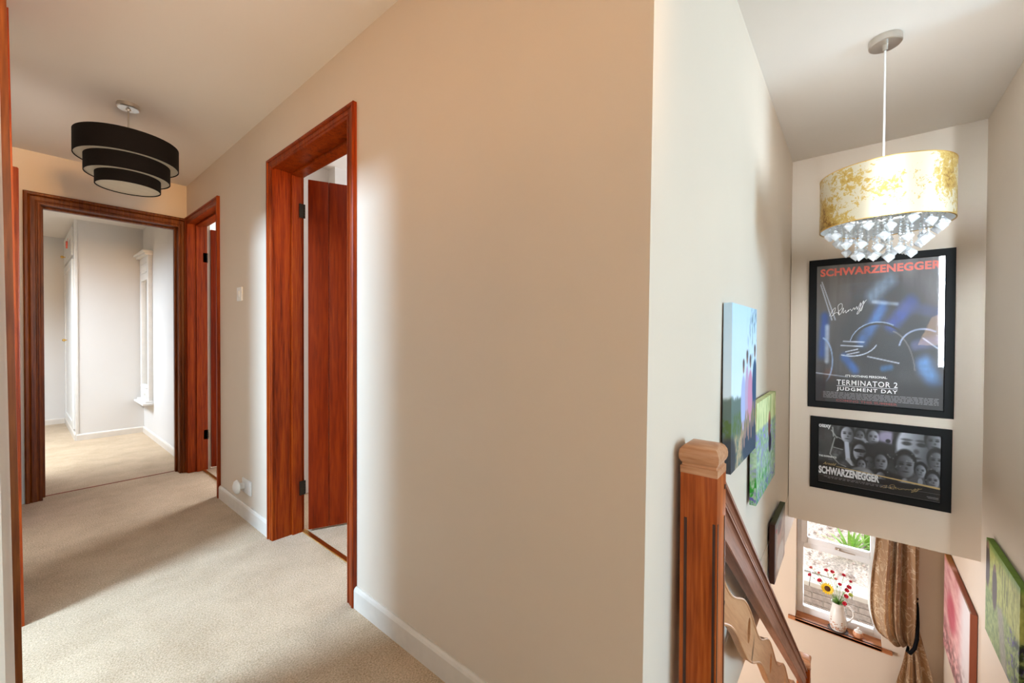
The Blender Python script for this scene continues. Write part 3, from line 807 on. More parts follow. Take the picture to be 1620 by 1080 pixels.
# ---- tall poster (generic stand-in artwork, real lettering)
XP = 3.52
def tall_art(U, V):
    A = U*0.69
    base = 0.15+0.14*vnoise(U, V, 7, 2, 3)+0.05*vnoise(U, V, 40, 3, 4)+0.10*sm(V, 0.35, 0.9)  # streaks and lighter upper half paint in haze reflected by the glass
    img = np.stack([base*1.05, base*1.0, base*1.0], -1)
    img = over(img, (0.33, 0.30, 0.27), sm(U, 0.02, 0.3)*0+ell(U, V, 0.1, 0.82, 0.3, 0.3, 0.8)*0.6)
    # soft hazy mass and blue rim lights, nothing figurative
    img = over(img, (0.06, 0.055, 0.065), ell(U, V, 0.58, 0.52, 0.33, 0.33, 0.4)*0.9)
    for (p, q, wd, c, a) in [((0.40, 0.45), (0.55, 0.68), 0.045, (0.22, 0.42, 0.70), 0.8), ((0.62, 0.56), (0.76, 0.70), 0.05, (0.14, 0.24, 0.55), 0.9),
                             ((0.70, 0.68), (0.97, 0.63), 0.035, (0.20, 0.24, 0.42), 0.7), ((0.47, 0.76), (0.60, 0.86), 0.05, (0.50, 0.58, 0.68), 0.75),
                             ((0.06, 0.35), (0.08, 0.62), 0.035, (0.13, 0.27, 0.55), 0.9), ((0.93, 0.17), (0.86, 0.30), 0.055, (0.35, 0.55, 0.80), 0.85),
                             ((0.80, 0.42), (0.97, 0.46), 0.035, (0.42, 0.45, 0.65), 0.7), ((0.25, 0.33), (0.34, 0.24), 0.03, (0.16, 0.34, 0.62), 0.9),
                             ((0.12, 0.20), (0.16, 0.05), 0.04, (0.42, 0.22, 0.14), 0.55), ((0.10, 0.55), (0.10, 0.30), 0.018, (0.75, 0.78, 0.85), 0.7),
                             ((0.56, 0.26), (0.62, 0.27), 0.02, (0.15, 0.40, 0.62), 0.8), ((0.48, 0.72), (0.66, 0.70), 0.012, (0.7, 0.76, 0.85), 0.6)]:
        img = over(img, c, seg(U, V, p, q, wd, 0.8)*a*(0.55+0.7*vnoise(U, V, 12, 14, 9)))
    def arc(cx, cy, rx, ry, a0, a1, wd, c, al):
        nonlocal img
        pts = [(cx+rx*math.cos(t), cy+ry*math.sin(t)) for t in np.linspace(R(a0), R(a1), 10)]
        m = np.zeros_like(U)
        for p, q in zip(pts, pts[1:]): m = np.maximum(m, seg(U, V, p, q, wd, 0.5))
        img = over(img, c, m*al)
    arc(0.52, 0.40, 0.22, 0.17, 35, 165, 0.007, (0.02, 0.02, 0.03), 1)
    arc(0.52, 0.405, 0.23, 0.175, 60, 165, 0.003, (0.6, 0.68, 0.8), 0.9)
    arc(0.30, 0.46, 0.22, 0.12, 250, 340, 0.004, (0.75, 0.78, 0.84), 0.9)
    arc(0.85, 0.40, 0.17, 0.13, 60, 170, 0.006, (0.62, 0.66, 0.78), 0.8)
    arc(0.60, 0.20, 0.2, 0.32, 10, 80, 0.004, (0.5, 0.47, 0.45), 0.7)
    arc(0.05, 0.30, 0.10, 0.17, -60, 80, 0.006, (0.6, 0.7, 0.85), 0.8)
    for (p, q) in [((0.22, 0.415), (0.40, 0.41)), ((0.24, 0.445), (0.41, 0.44)), ((0.26, 0.37), (0.36, 0.39)), ((0.27, 0.35), (0.37, 0.37)), ((0.68, 0.30), (0.44, 0.34)), ((0.0, 0.21), (0.28, 0.19)),
                   ((0.05, 0.88), (0.17, 0.60)), ((0.04, 0.86), (0.14, 0.60)), ((0.85, 0.47), (0.99, 0.38))]:
        img = over(img, (0.78, 0.8, 0.86), seg(U, V, p, q, 0.004, 0.6)*0.8)
    img = img*(0.85+0.5*vnoise(U, V, 16, 2, 77))[..., None]  # vertical streaking of the same painted haze
    img = over(img, (0.09, 0.07, 0.07), (1-sm(V, 0.12, 0.24))*0.85)
    return img
tp = thing('framed_poster', 'tall black-framed film poster with red lettering, upper on the stairwell wall', 'poster', (XP, -0.098, 0.67))
off = (-XP, 0.098, -0.67)
frame_bars('poster_frame', XP-0.0005, XP-0.026, -0.446, 0.249, 0.67, 1.672, 0.043, BLACK, tp, off)
box('backing_board', (-0.012, -0.0006, -0.340, 0.340, 0.01, 0.99), BLACK, tp)
print_mesh('poster_print', (XP-0.0135, 0.209, 0.71), (0, -1, 0), (0, 0, 1), 0.615, 0.922, 150, 225, tall_art, PRINT, tp, off)
xt = XP-0.0145
text('red_title_lettering', 'SCHWARZENEGGER', 0.066, (xt, 0.187, 1.560), INK_RED, tp, off, weight=0.0026, width=0.575, spacing=1.05)
text('tagline_lettering', "IT'S NOTHING PERSONAL.", 0.020, (xt, 0.048, 0.886), INK_WHITE, tp, off, weight=0.0003, width=0.205)
text('title_lettering', 'TERMINATOR 2', 0.048, (xt, 0.093, 0.832), INK_WHITE, tp, off, weight=0.0004, width=0.298, spacing=1.12)
text('title_lettering', 'JUDGMENT DAY', 0.031, (xt, 0.093, 0.795), INK_WHITE, tp, off, weight=0.0006, width=0.298, spacing=1.2)
bm = bmesh.new(); add_box(bm, xt-.0004, xt, -0.205, 0.093, 0.8235, 0.8262); o = finish('title_rule', bm, INK_WHITE, tp); o.location = off
bm = bmesh.new()
rnd = random.Random(3)
for k in range(5):
    y = 0.165
    while y > -0.38:
        L = rnd.uniform(0.008, 0.03); z = 0.777-k*0.009-0.0*abs(y)
        add_box(bm, xt-.0003, xt, max(y-L, -0.385), y, z, z+0.0038); y -= L+0.004
o = finish('credit_lines', bm, INK_GREY, tp); o.location = off
text('release_lettering', 'COMING THIS SUMMER', 0.021, (xt, 0.095, 0.720), INK_DULLRED, tp, off, weight=0.0004, width=0.30)
def scribble(name, pts, r, mat, parent, off, x):
    P = []
    for i in range(len(pts)-1):
        p0 = pts[max(i-1, 0)]; p1 = pts[i]; p2 = pts[i+1]; p3 = pts[min(i+2, len(pts)-1)]
        for t in np.linspace(0, 1, 5, endpoint=False):
            a = [0.5*((2*p1[k])+(-p0[k]+p2[k])*t+(2*p0[k]-5*p1[k]+4*p2[k]-p3[k])*t*t+(-p0[k]+3*p1[k]-3*p2[k]+p3[k])*t**3) for k in (0, 1)]
            P.append((x, a[0], a[1]))
    bm = bmesh.new(); add_tube(bm, P, r, 5); o = finish(name, bm, mat, parent); o.location = off; return o
sig = [(0, 0), (0.10, 0.5), (0.16, 0.62), (0.12, 0.15), (0.05, -0.02), (0.20, 0.28), (0.27, 0.05), (0.23, 0.75), (0.33, 0.95), (0.34, 0.6), (0.24, 0.3), (0.30, 0.12), (0.38, 0.62), (0.37, 0.2), (0.44, 0.42), (0.45, 0.2), (0.52, 0.45), (0.50, 0.3),
       (0.57, 0.5), (0.60, 0.35), (0.66, 0.6), (0.68, 0.45), (0.74, 0.68), (0.75, 0.45), (0.80, 0.72), (0.84, 0.95), (0.80, 0.25), (0.74, 0.12), (0.84, 0.7), (0.92, 1.1), (0.87, 0.45), (0.83, 0.35), (0.92, 0.9), (1.0, 1.2)]
scribble('signature', [(0.135-a*0.19, 1.29+b*0.085) for a, b in sig], 0.0013, INK_WHITE, tp, off, xt)
bm = bmesh.new(); v = [bm.verts.new(p) for p in ((XP-0.018, -0.404, 0.712), (XP-0.018, 0.207, 0.712), (XP-0.018, 0.207, 1.63), (XP-0.018, -0.404, 1.63))]; bm.faces.new(v)
o = finish('glass', bm, PANE, tp); o.location = off

# ---- wide collage poster
def wide_art(U, V):
    n = vnoise(U, V, 14, 8, 31); n2 = vnoise(U, V, 40, 22, 32)
    g = 0.09+0.34*n*n+0.12*n2
    img = np.stack([g, g, g], -1)
    A = 1.9
    def head(cx, cy, r, b=0.6, side=1, body=0.0, bc=0.2):
        nonlocal img
        rx, ry = r/A, r*1.28
        if body:
            img = over(img, (bc, bc, bc*1.03), ell(U, V, cx, cy-ry*2.1, rx*2.4, ry*1.35, 0.15)*0.95)
            if bc < 0.4: img = over(img, (0.62, 0.62, 0.64), ell(U, V, cx, cy-ry*1.55, rx*0.42, ry*0.55, 0.2)*0.9)
        img = over(img, (0.05, 0.05, 0.05), ell(U, V, cx, cy+ry*0.22, rx*1.12, ry*1.08, 0.12))
        shade = np.clip(b*(0.75+0.45*side*(U-cx)/rx), 0.08, 0.9)
        m = ell(U, V, cx, cy-ry*0.08, rx*0.92, ry*0.92, 0.14)
        img = img*(1-m[..., None])+(np.stack([shade, shade, shade*1.04], -1))*m[..., None]
        for s in (-1, 1):
            img = over(img, (0.07, 0.07, 0.07), ell(U, V, cx+s*rx*0.38, cy+ry*0.08, rx*0.24, ry*0.085, 0.5)*0.85)
            img = over(img, (0.13, 0.13, 0.13), ell(U, V, cx+s*rx*0.38, cy+ry*0.24, rx*0.28, ry*0.05, 0.5)*0.7)
        img = over(img, (0.2, 0.2, 0.2), ell(U, V, cx+0.12*rx, cy-ry*0.22, rx*0.14, ry*0.10, 0.6)*0.7)
        img = over(img, (0.16, 0.16, 0.16), ell(U, V, cx, cy-ry*0.50, rx*0.34, ry*0.055, 0.5)*0.8)
    img = over(img, (0.28, 0.28, 0.27), ell(U, V, 0.06, 0.72, 0.09, 0.25, 0.6)*0.8)
    img = over(img, (0.03, 0.03, 0.03), ell(U, V, 0.19, 0.72, 0.06, 0.11, 0.2))
    for p, q in [((0.12, 0.9), (0.17, 0.78)), ((0.17, 0.80), (0.23, 0.76)), ((0.11, 0.50), (0.15, 0.78)), ((0.11, 0.5), (0.19, 0.36)), ((0.13, 0.95), (0.14, 0.8)), ((0.19, 0.36), (0.25, 0.33)), ((0.14, 0.62), (0.22, 0.6))]:
        img = over(img, (0.72, 0.72, 0.7), seg(U, V, p, q, 0.006, 0.6)*0.9)
    img = over(img, (0.5, 0.5, 0.5), ell(U, V, 0.16, 0.52, 0.04, 0.07, 0.5)*n2*1.4)
    head(0.26, 0.86, 0.115, 0.75, -1); 
    m = seg(U, V, (0.255, 0.72), (0.27, 0.45), 0.02, 0.3); img = over(img, (0.78, 0.79, 0.83), m); img = over(img, (0.7, 0.7, 0.72), seg(U, V, (0.27, 0.45), (0.31, 0.38), 0.022, 0.3))
    img = over(img, (0.11, 0.11, 0.1), ell(U, V, 0.35, 0.55, 0.055, 0.22, 0.2)*0.9)
    head(0.37, 0.86, 0.08, 0.45, 1); img = over(img, (0.6, 0.6, 0.63), ell(U, V, 0.40, 0.78, 0.025, 0.05, 0.3)); img = over(img, (0.55, 0.55, 0.57), seg(U, V, (0.33, 0.82), (0.46, 0.77), 0.012, 0.5))
    head(0.48, 0.86, 0.10, 0.72, 1, 1, 0.1)
    img = over(img, (0.66, 0.62, 0.72), ell(U, V, 0.60, 0.88, 0.085, 0.10, 0.4)*0.95); img = over(img, (0.1, 0.1, 0.14), ell(U, V, 0.60, 0.83, 0.02, 0.03, 0.3))
    img = over(img, (0.08, 0.07, 0.07), ell(U, V, 0.55, 0.66, 0.14, 0.14, 0.25)*0.95)
    img = over(img, (0.8, 0.78, 0.74), seg(U, V, (0.57, 0.60), (0.65, 0.64), 0.013, 0.3))
    head(0.665, 0.80, 0.055, 0.55, 1, 1, 0.12)
    head(0.37, 0.60, 0.115, 0.62, -1); img = over(img, (0.03, 0.03, 0.03), ell(U, V, 0.37, 0.62, 0.05, 0.03, 0.2))
    img = over(img, (0.62, 0.61, 0.66), ell(U, V, 0.72, 0.62, 0.05, 0.07, 0.2)*0.9)
    head(0.80, 0.80, 0.28, 0.74, -1)
    head(0.945, 0.90, 0.12, 0.55, 1)
    head(0.965, 0.62, 0.12, 0.55, 1, 1, 0.35)
    head(0.45, 0.45, 0.09, 0.34, -1)
    head(0.545, 0.49, 0.11, 0.55, 1, 1, 0.1)
    head(0.735, 0.49, 0.15, 0.50, 1, 1, 0.09)
    head(0.85, 0.44, 0.085, 0.62, 1, 1, 0.32)
    head(0.94, 0.32, 0.10, 0.60, 1, 1, 0.42)
    head(0.385, 0.40, 0.075, 0.55, 1)
    img = over(img, (0.50, 0.50, 0.50), ell(U, V, 0.39, 0.26, 0.10, 0.10, 0.15)*0.95)
    img = over(img, (0.30, 0.30, 0.30), ell(U, V, 0.34, 0.24, 0.05, 0.08, 0.4)*0.6); img = over(img, (0.66, 0.66, 0.66), ell(U, V, 0.43, 0.27, 0.035, 0.055, 0.6)*0.8)
    img = over(img, (0.45, 0.45, 0.45), seg(U, V, (0.48, 0.26), (0.53, 0.17), 0.02, 0.4))
    head(0.545, 0.24, 0.085, 0.60, -1)
    img = over(img, (0.55, 0.55, 0.58), ell(U, V, 0.73, 0.15, 0.07, 0.09, 0.2)); img = over(img, (0.75, 0.74, 0.73), ell(U, V, 0.80, 0.17, 0.035, 0.06, 0.2)*0.8)
    for k in range(26):
        rr = np.random.RandomState(k); cx, cy = 0.58+0.40*rr.rand(), 0.2+0.5*rr.rand()
        img = over(img, (0.6, 0.6, 0.58), ell(U, V, cx, cy, 0.006, 0.010, 0.6)*0.55)
    # dark band beneath
    lineV = 0.26-0.0*U
    band = 1-sm(V, 0.215, 0.225)
    img = over(img, (0.045, 0.035, 0.03), band)
    img = over(img, (0.045, 0.035, 0.03), (1-sm(U, 0.12, 0.26))*(1-sm(V, 0.30, 0.42)))
    return img
wp = thing('framed_poster', 'wide black-framed poster of black and white faces, lower on the stairwell wall', 'poster', (XP, -0.105, 0.115))
off = (-XP, 0.105, -0.115)
frame_bars('poster_frame', XP-0.0005, XP-0.024, -0.442, 0.232, 0.117, 0.605, 0.046, BLACK, wp, off)
box('backing_board', (-0.012, -0.0006, -0.33, 0.33, 0.01, 0.48), BLACK, wp)
print_mesh('poster_print', (XP-0.0135, 0.188, 0.158), (0, -1, 0), (0, 0, 1), 0.588, 0.405, 230, 150, wide_art, PRINT, wp, off)
text('brand_lettering', 'olaxy', 0.040, (xt, 0.186, 0.537), INK_WHITE, wp, off, weight=0.0014, width=0.066)
text('experience_lettering', 'THE EXPERIENCE', 0.016, (xt, 0.184, 0.336), INK_WHITE, wp, off, weight=0.0006, width=0.095)
text('script_lettering', 'with', 0.014, (xt, 0.133, 0.321), INK_GREY, wp, off, shear=0.4)
text('script_lettering', 'Arnold', 0.026, (xt, 0.160, 0.285), INK_GOLD, wp, off, shear=0.5, width=0.07)
text('name_lettering', 'SCHWARZENEGGER', 0.066, (xt, 0.184, 0.224), INK_WHITE, wp, off, weight=0.0030, width=0.31)
bm = bmesh.new(); prism8(bm, [(xt-.0004, 0.09, 0.281), (xt, 0.09, 0.281), (xt, -0.399, 0.241), (xt-.0004, -0.399, 0.241)], [(xt-.0004, 0.09, 0.284), (xt, 0.09, 0.284), (xt, -0.399, 0.252), (xt-.0004, -0.399, 0.252)])
o = finish('gold_stripe', bm, INK_GOLD, wp); o.location = off
bm = bmesh.new(); add_box(bm, xt-.0003, xt, -0.40, 0.186, 0.2115, 0.2127); add_box(bm, xt-.0003, xt, -0.40, 0.186, 0.165, 0.1662)
y = 0.155
while y > -0.18:
    L = rnd.uniform(0.008, 0.025); add_box(bm, xt-.0003, xt, y-L, y, 0.203, 0.2065); add_box(bm, xt-.0003, xt, y-L*.8-.02, y-.02, 0.196, 0.199); y -= L+0.004
add_box(bm, xt-.0003, xt, -0.39, -0.34, 0.186, 0.190); add_box(bm, xt-.0003, xt, -0.39, -0.345, 0.179, 0.182)
o = finish('credit_lines', bm, INK_GREY, wp); o.location = off
scribble('signature', [(-0.132-a*0.19, 0.195+b*0.03) for a, b in sig], 0.0009, INK_GOLD, wp, off, xt)
bm = bmesh.new(); v = [bm.verts.new(p) for p in ((XP-0.018, -0.397, 0.162), (XP-0.018, 0.187, 0.162), (XP-0.018, 0.187, 0.56), (XP-0.018, -0.397, 0.56))]; bm.faces.new(v)
o = finish('glass', bm, PANE, wp); o.location = off

# ---- canvases
def canvas(label, x0, x1, z0, z1, wall_y, d, facing, func, edge=0.045, res=(70, 100), cat='canvas print', grp=None):
    """canvas on wall Y=wall_y; facing -1: faces -Y (left wall), +1: faces +Y (right wall)"""
    loc = ((x0+x1)/2, wall_y, z0)
    t = thing('canvas_print', label, cat, loc, grp)
    inv = tuple(-c for c in loc)
    yb = wall_y+facing*0.003; yf = wall_y+facing*d
    ymn, ymx = min(yb, yf), max(yb, yf)
    g = 0.0008
    o = boxes('stretcher', [(x0+g, x1-g, ymn+g, ymx-g, z0+g, z1-g)], BLACK, t); o.location = inv
    W_ = x1-x0; H_ = z1-z0
    e = edge
    yfo = yf
    if facing < 0:
        print_mesh('printed_face', (x0, yfo, z0), (1, 0, 0), (0, 0, 1), W_, H_, res[0], res[1], func, CANVAS, t, inv, (e, 1-e, e, 1-e))
        print_mesh('printed_edge', (x0, yb, z0), (0, -1, 0), (0, 0, 1), d-0.003, H_, 8, res[1], func, CANVAS, t, inv, (0, e, e, 1-e))
    else:
        print_mesh('printed_face', (x1, yfo, z0), (-1, 0, 0), (0, 0, 1), W_, H_, res[0], res[1], func, CANVAS, t, inv, (e, 1-e, e, 1-e))
        print_mesh('printed_edge', (x0, yfo, z0), (0, -1, 0), (0, 0, 1), d-0.003, H_, 8, res[1], func, CANVAS, t, inv, (1-e, 1, e, 1-e))
        print_mesh('printed_edge', (x1, yfo, z1), (-1, 0, 0), (0, -1, 0), W_, d-0.003, res[0], 8, func, CANVAS, t, inv, (e, 1-e, 1-e, 1))
    print_mesh('printed_edge', (x0, yfo, z1), (1, 0, 0), (0, 1, 0), W_, d-0.003, res[0], 6, func, CANVAS, t, inv, (e, 1-e, 1-e, 1)) if facing < 0 else None
    return t
def art_family(U, V):
    n = vnoise(U, V, 14, 16, 41); n2 = vnoise(U, V, 40, 40, 42)
    sky = np.stack([0.74+0.20*(1-V), 0.86+0.10*(1-V), 0.95+0.03*(1-V)], -1)
    img = over(sky, (0.45, 0.55, 0.62), sm(vnoise(U, V, 26, 16, 44), 0.52, 0.68)*sm(U, 0.5, 0.75)*sm(V, 0.5, 0.7)*0.8)
    img = over(img, (0.40, 0.47, 0.45), sm(-V+0.46+0.07*(n-0.5), 0, 0.03))
    img = over(img, (0.36, 0.45, 0.27), sm(-V+0.37, 0, 0.04)*sm(n2, 0.4, 0.6))
    img = over(img, (0.72, 0.64, 0.52), sm(-V+0.26+0.06*(n-.5), 0, 0.06)*sm(n2, 0.35, 0.6))
    img = over(img, (0.25, 0.31, 0.38), ell(U, V, 0.75, 0.12, 0.34, 0.12, 0.2))
    img = over(img, (0.22, 0.24, 0.28), ell(U, V, 0.06, 0.12, 0.14, 0.12, 0.2)*0.9)
    img = over(img, (0.85, 0.76, 0.66), sm(-V+0.045+0.03*(n2-.5), 0, 0.02))
    for cx, top, c, hw in [(0.44, 0.61, (0.68, 0.72, 0.88), 0.085), (0.57, 0.66, (0.74, 0.66, 0.78), 0.07), (0.70, 0.63, (0.80, 0.56, 0.68), 0.095), (0.88, 0.69, (0.22, 0.34, 0.48), 0.10)]:
        img = over(img, c, ell(U, V, cx, top-0.22, hw, 0.16, 0.1))
        for s in (-1, 1): img = over(img, (0.70, 0.55, 0.50), seg(U, V, (cx+s*hw*.4, top-0.34), (cx+s*hw*.55, top-0.47), 0.018, 0.3)*0.9)
        img = over(img, (0.55, 0.42, 0.38), ell(U, V, cx, top-0.015, 0.030, 0.035, 0.2)); img = over(img, (0.35, 0.28, 0.28), ell(U, V, cx, top+0.008, 0.032, 0.026, 0.3))
    return img
def art_flowers(U, V):
    n = vnoise(U, V, 30, 30, 51); n2 = vnoise(U, V, 55, 18, 52)
    img = np.ones(U.shape+(3,))*np.array((0.88, 0.90, 0.68))
    img = over(img, (0.62, 0.70, 0.42), sm(vnoise(U, V, 34, 4, 53), 0.5, 0.65)*0.7)
    g = np.stack([0.42+0.40*n, 0.56+0.35*n, 0.40+0.40*n], -1)
    m = sm(-V+0.72, 0, 0.05)
    img = img*(1-m[..., None])+g*m[..., None]
    img = over(img, (0.60, 0.58, 0.82), m*sm(vnoise(U, V, 26, 30, 54), 0.5, 0.62)*(0.5+0.5*sm(V, 0.3, 0.6)))
    img = over(img, (0.20, 0.58, 0.18), sm(-V+0.33, 0, 0.1)*sm(n2, 0.5, 0.62)*(1-sm(U, 0.4, 0.8)))
    img = over(img, (0.42, 0.36, 0.68), sm(-V+0.2, 0, 0.1)*sm(n, 0.58, 0.66))
    img = over(img, (0.50, 0.28, 0.25), ell(U, V, 0.62, 0.66, 0.06, 0.13, 0.2)); img = over(img, (0.72, 0.50, 0.42), ell(U, V, 0.62, 0.75, 0.035, 0.045, 0.2))
    img = over(img, (0.18, 0.14, 0.26), ell(U, V, 0.66, 0.47, 0.07, 0.10, 0.2))
    return img
def art_portrait(U, V):
    n = vnoise(U, V, 10, 14, 61)
    img = np.stack([0.62+0.25*n, 0.50+0.25*n, 0.42+0.22*n], -1)
    img = over(img, (0.22, 0.24, 0.15), sm(V, 0.72, 0.95)*0.9); img = over(img, (0.25, 0.13, 0.10), (1-sm(U, 0.05, 0.22))*0.9)
    img = over(img, (0.80, 0.62, 0.52), ell(U, V, 0.45, 0.62, 0.16, 0.17, 0.2)); img = over(img, (0.86, 0.80, 0.76), ell(U, V, 0.55, 0.25, 0.3, 0.2, 0.2))
    img = over(img, (0.70, 0.15, 0.18), ell(U, V, 0.18, 0.80, 0.05, 0.03, 0.2)); img = over(img, (0.45, 0.28, 0.2), ell(U, V, 0.45, 0.75, 0.17, 0.09, 0.3))
    return img
def art_pink(U, V):
    n = vnoise(U, V, 8, 20, 71); n2 = vnoise(U, V, 24, 30, 72)
    img = np.stack([0.72+0.22*n, 0.44+0.35*n, 0.45+0.32*n], -1)
    img = over(img, (0.86, 0.84, 0.84), sm(U, 0.55, 0.8)*0.9); img = over(img, (0.72, 0.30, 0.38), ell(U, V, 0.35, 0.55, 0.16, 0.16, 0.4)*0.7)
    img = over(img, (0.45, 0.33, 0.33), (1-sm(V, 0.12, 0.45))*sm(n2, 0.4, 0.6)*0.8)
    img = over(img, (0.62, 0.40, 0.12), sm(V, 0.90, 0.97)*(1-sm(U, 0.15, 0.35)))
    img = over(img, (0.66, 0.38, 0.28), sm(U, 0.93, 0.95)); img = over(img, (0.60, 0.34, 0.26), sm(V, 0.955, 0.965)*sm(U, .3, .4))
    return img
def art_wood(U, V):
    n = vnoise(U, V, 34, 30, 81); n2 = vnoise(U, V, 60, 7, 82)
    img = np.stack([0.60+0.22*n, 0.62+0.22*n, 0.30+0.20*n], -1)
    img = over(img, (0.38, 0.40, 0.22), sm(n2, 0.54, 0.66)*0.6)
    img = over(img, (0.40, 0.55, 0.20), sm(V, 0.86, 0.96)*0.8)
    g = np.stack([0.30+0.42*n, 0.40+0.35*n, 0.20+0.28*n], -1); m = sm(-V+0.55+0.1*(n-.5), 0, 0.08)
    img = img*(1-m[..., None])+g*m[..., None]
    img = over(img, (0.62, 0.56, 0.58), m*seg(U, V, (0.45, 0.6), (0.62, 0.0), 0.08, 0.5)*0.6)
    img = over(img, (0.34, 0.27, 0.52), m*sm(vnoise(U, V, 30, 30, 84), 0.56, 0.66)*sm(U, 0.6, 0.8)); img = over(img, (0.05, 0.09, 0.04), m*sm(U, 0.78, 0.88)*sm(vnoise(U, V, 20, 20, 85), 0.4, 0.55)*0.7)
    img = over(img, (0.30, 0.24, 0.22), ell(U, V, 0.10, 0.72, 0.07, 0.22, 0.15)); img = over(img, (0.33, 0.27, 0.25), ell(U, V, 0.32, 0.60, 0.07, 0.20, 0.15))
    img = over(img, (0.55, 0.42, 0.36), ell(U, V, 0.10, 0.90, 0.035, 0.035, 0.2)); img = over(img, (0.50, 0.40, 0.34), ell(U, V, 0.32, 0.78, 0.035, 0.035, 0.2))
    return img
canvas('tall canvas print of people under blue sky on left stair wall', 1.575, 2.035, 0.667, 1.262, 0.3565, 0.030, -1, art_family, edge=0.05, res=(90, 120))
canvas('canvas print of green bluebell meadow, middle of three on the left stair wall', 2.07, 2.625, 0.402, 0.852, 0.356, 0.028, -1, art_flowers, edge=0.04, res=(100, 100))
canvas('brown-edged canvas print, lowest of three on the left stair wall beside the window', 2.635, 3.055, -0.205, 0.118, 0.3555, 0.030, -1, art_portrait, edge=0.06)
canvas('canvas print of green and purple woodland on the right stair wall', 2.66, 3.235, -0.375, 0.105, -0.565, 0.028, 1, art_wood, edge=0.05, res=(120, 110))
canvas('pink and brown canvas print beside the curtain on the right stair wall', 3.56, 4.46, -1.15, -0.47, -0.565, 0.032, 1, art_pink, edge=0.05, res=(100, 90))

# ------------------------------------------------------------------ window of the stair foot
wn = struct(empty('window_1'))
WX0, WX1 = 4.83, 4.885
bm = bmesh.new()
Y0, Y1, Z0, Z1 = -0.20, 0.412, -1.50, -0.42
s = 0.05
for b in [(WX0, WX1, Y0, Y0+s, Z0, Z1), (WX0, WX1, Y1-s, Y1, Z0, Z1), (WX0, WX1, Y0+s, Y1-s, Z0, Z0+s+.012), (WX0, WX1, Y0+s, Y1-s, Z1-s, Z1), (WX0, WX1, Y0+s, Y1-s, -0.868, -0.806)]:
    add_box(bm, *b, bev=0.004)
finish('window_frame', bm, UPVC, wn, True)
bm = bmesh.new()
a0, a1 = Y0+0.030, Y1-0.030
for b in [(WX0-0.014, WX0+.03, a0, a0+0.05, -0.812, Z1+.01-.03), (WX0-0.014, WX0+.03, a1-0.05, a1, -0.812, Z1-.02), (WX0-0.014, WX0+.03, a0+.05, a1-.05, -0.812, -0.758), (WX0-0.014, WX0+.03, a0+.05, a1-.05, Z1-.07, Z1-.02)]:
    add_box(bm, *b, bev=0.004)
cs = finish('casement', bm, UPVC, wn, True)
bm = bmesh.new()
add_box(bm, WX0-0.028, WX0-0.014, 0.08, 0.125, -0.803, -0.783, bev=0.003)
add_tube(bm, [(WX0-0.022, 0.10, -0.793), (WX0-0.040, 0.095, -0.793), (WX0-0.042, 0.06, -0.797), (WX0-0.040, -0.02, -0.80)], [0.007, 0.007, 0.006, 0.004], 8)
finish('window_handle', bm, NICKEL, cs, True)
for z0, z1 in ((-1.44, -0.868), (-0.76, -0.47)):
    bm = bmesh.new(); v = [bm.verts.new(p) for p in ((WX0+0.03, Y0+.045, z0), (WX0+0.03, Y1-.045, z0), (WX0+0.03, Y1-.045, z1), (WX0+0.03, Y0+.045, z1))]; bm.faces.new(v)
    finish('window_pane', bm, PANE, wn)
bm = bmesh.new(); add_box(bm, 4.69, 4.835, -0.1995, 0.4115, -1.53, -1.50); add_box(bm, 4.69, 4.7195, -0.268, 0.468, -1.53, -1.50, bev=0.006)
finish('window_sill', bm, WOOD_SILL, wn)

# jug with flowers
jug = thing('flower_jug', 'white enamel jug with floral pattern holding flowers on the window sill', 'jug', (4.752, 0.095, -1.4955))
lathe('jug_body', [(0, 0), (0.052, 0), (0.055, 0.004), (0.064, 0.05), (0.066, 0.08), (0.060, 0.13), (0.048, 0.19), (0.044, 0.22), (0.048, 0.243), (0.050, 0.246), (0.046, 0.243), (0.041, 0.22), (0.045, 0.19), (0.056, 0.13), (0.060, 0.07), (0.05, 0.01), (0, 0.008)], ENAMEL, jug, 36)
tube('jug_handle', [(0, -0.044, 0.225), (-0.004, -0.075, 0.235), (-0.008, -0.105, 0.205), (-0.008, -0.108, 0.16), (-0.004, -0.085, 0.11), (0, -0.060, 0.085)], [0.006, 0.007, 0.007, 0.007, 0.006, 0.006], ENAMEL, jug, 10)
bm = bmesh.new()
rj = random.Random(5)
FL = mat_plain('floral_transfer', (0.52, 0.28, 0.18), 0.4, noise=0.5, nscale=90)
for k in range(46):
    a = R(180)+rj.uniform(-0.9, 0.9); z = 0.02+abs(rj.gauss(0, 0.04)); rr = 0.0665 if 0.04 < z < 0.1 else (0.0615 if z <= 0.04 else 0.0635)
    c = Vector((rr*math.cos(a), rr*math.sin(a), z))
    n = Vector((math.cos(a), math.sin(a), 0)); t1 = Vector((-n.y, n.x, 0)); sz = rj.uniform(0.003, 0.007)
    m5 = [bm.verts.new(c+n*0.0006+(t1*math.cos(q)+Vector((0, 0, 1))*math.sin(q))*sz) for q in [2*math.pi*i/6 for i in range(6)]]
    bm.faces.new(m5)
finish('floral_pattern', bm, FL, jug)
lathe('coaster', [(0, 0), (0.075, 0), (0.075, 0.004), (0, 0.004)], mat_plain('dark_coaster', (0.08, 0.035, 0.02), 0.5), None, 32, (4.752, 0.095, -1.4998))
co = bpy.data.objects['coaster']; co['label'] = 'thin dark round coaster under the white flower jug'; co['category'] = 'coaster'
GREEN = mat_plain('stem_green', (0.16, 0.32, 0.06), 0.6, noise=0.3)
YEL = mat_plain('sunflower_petal', (0.95, 0.62, 0.02), 0.5, noise=0.1)
BRN = mat_plain('sunflower_centre', (0.09, 0.035, 0.01), 0.9, noise=0.4, nscale=300)
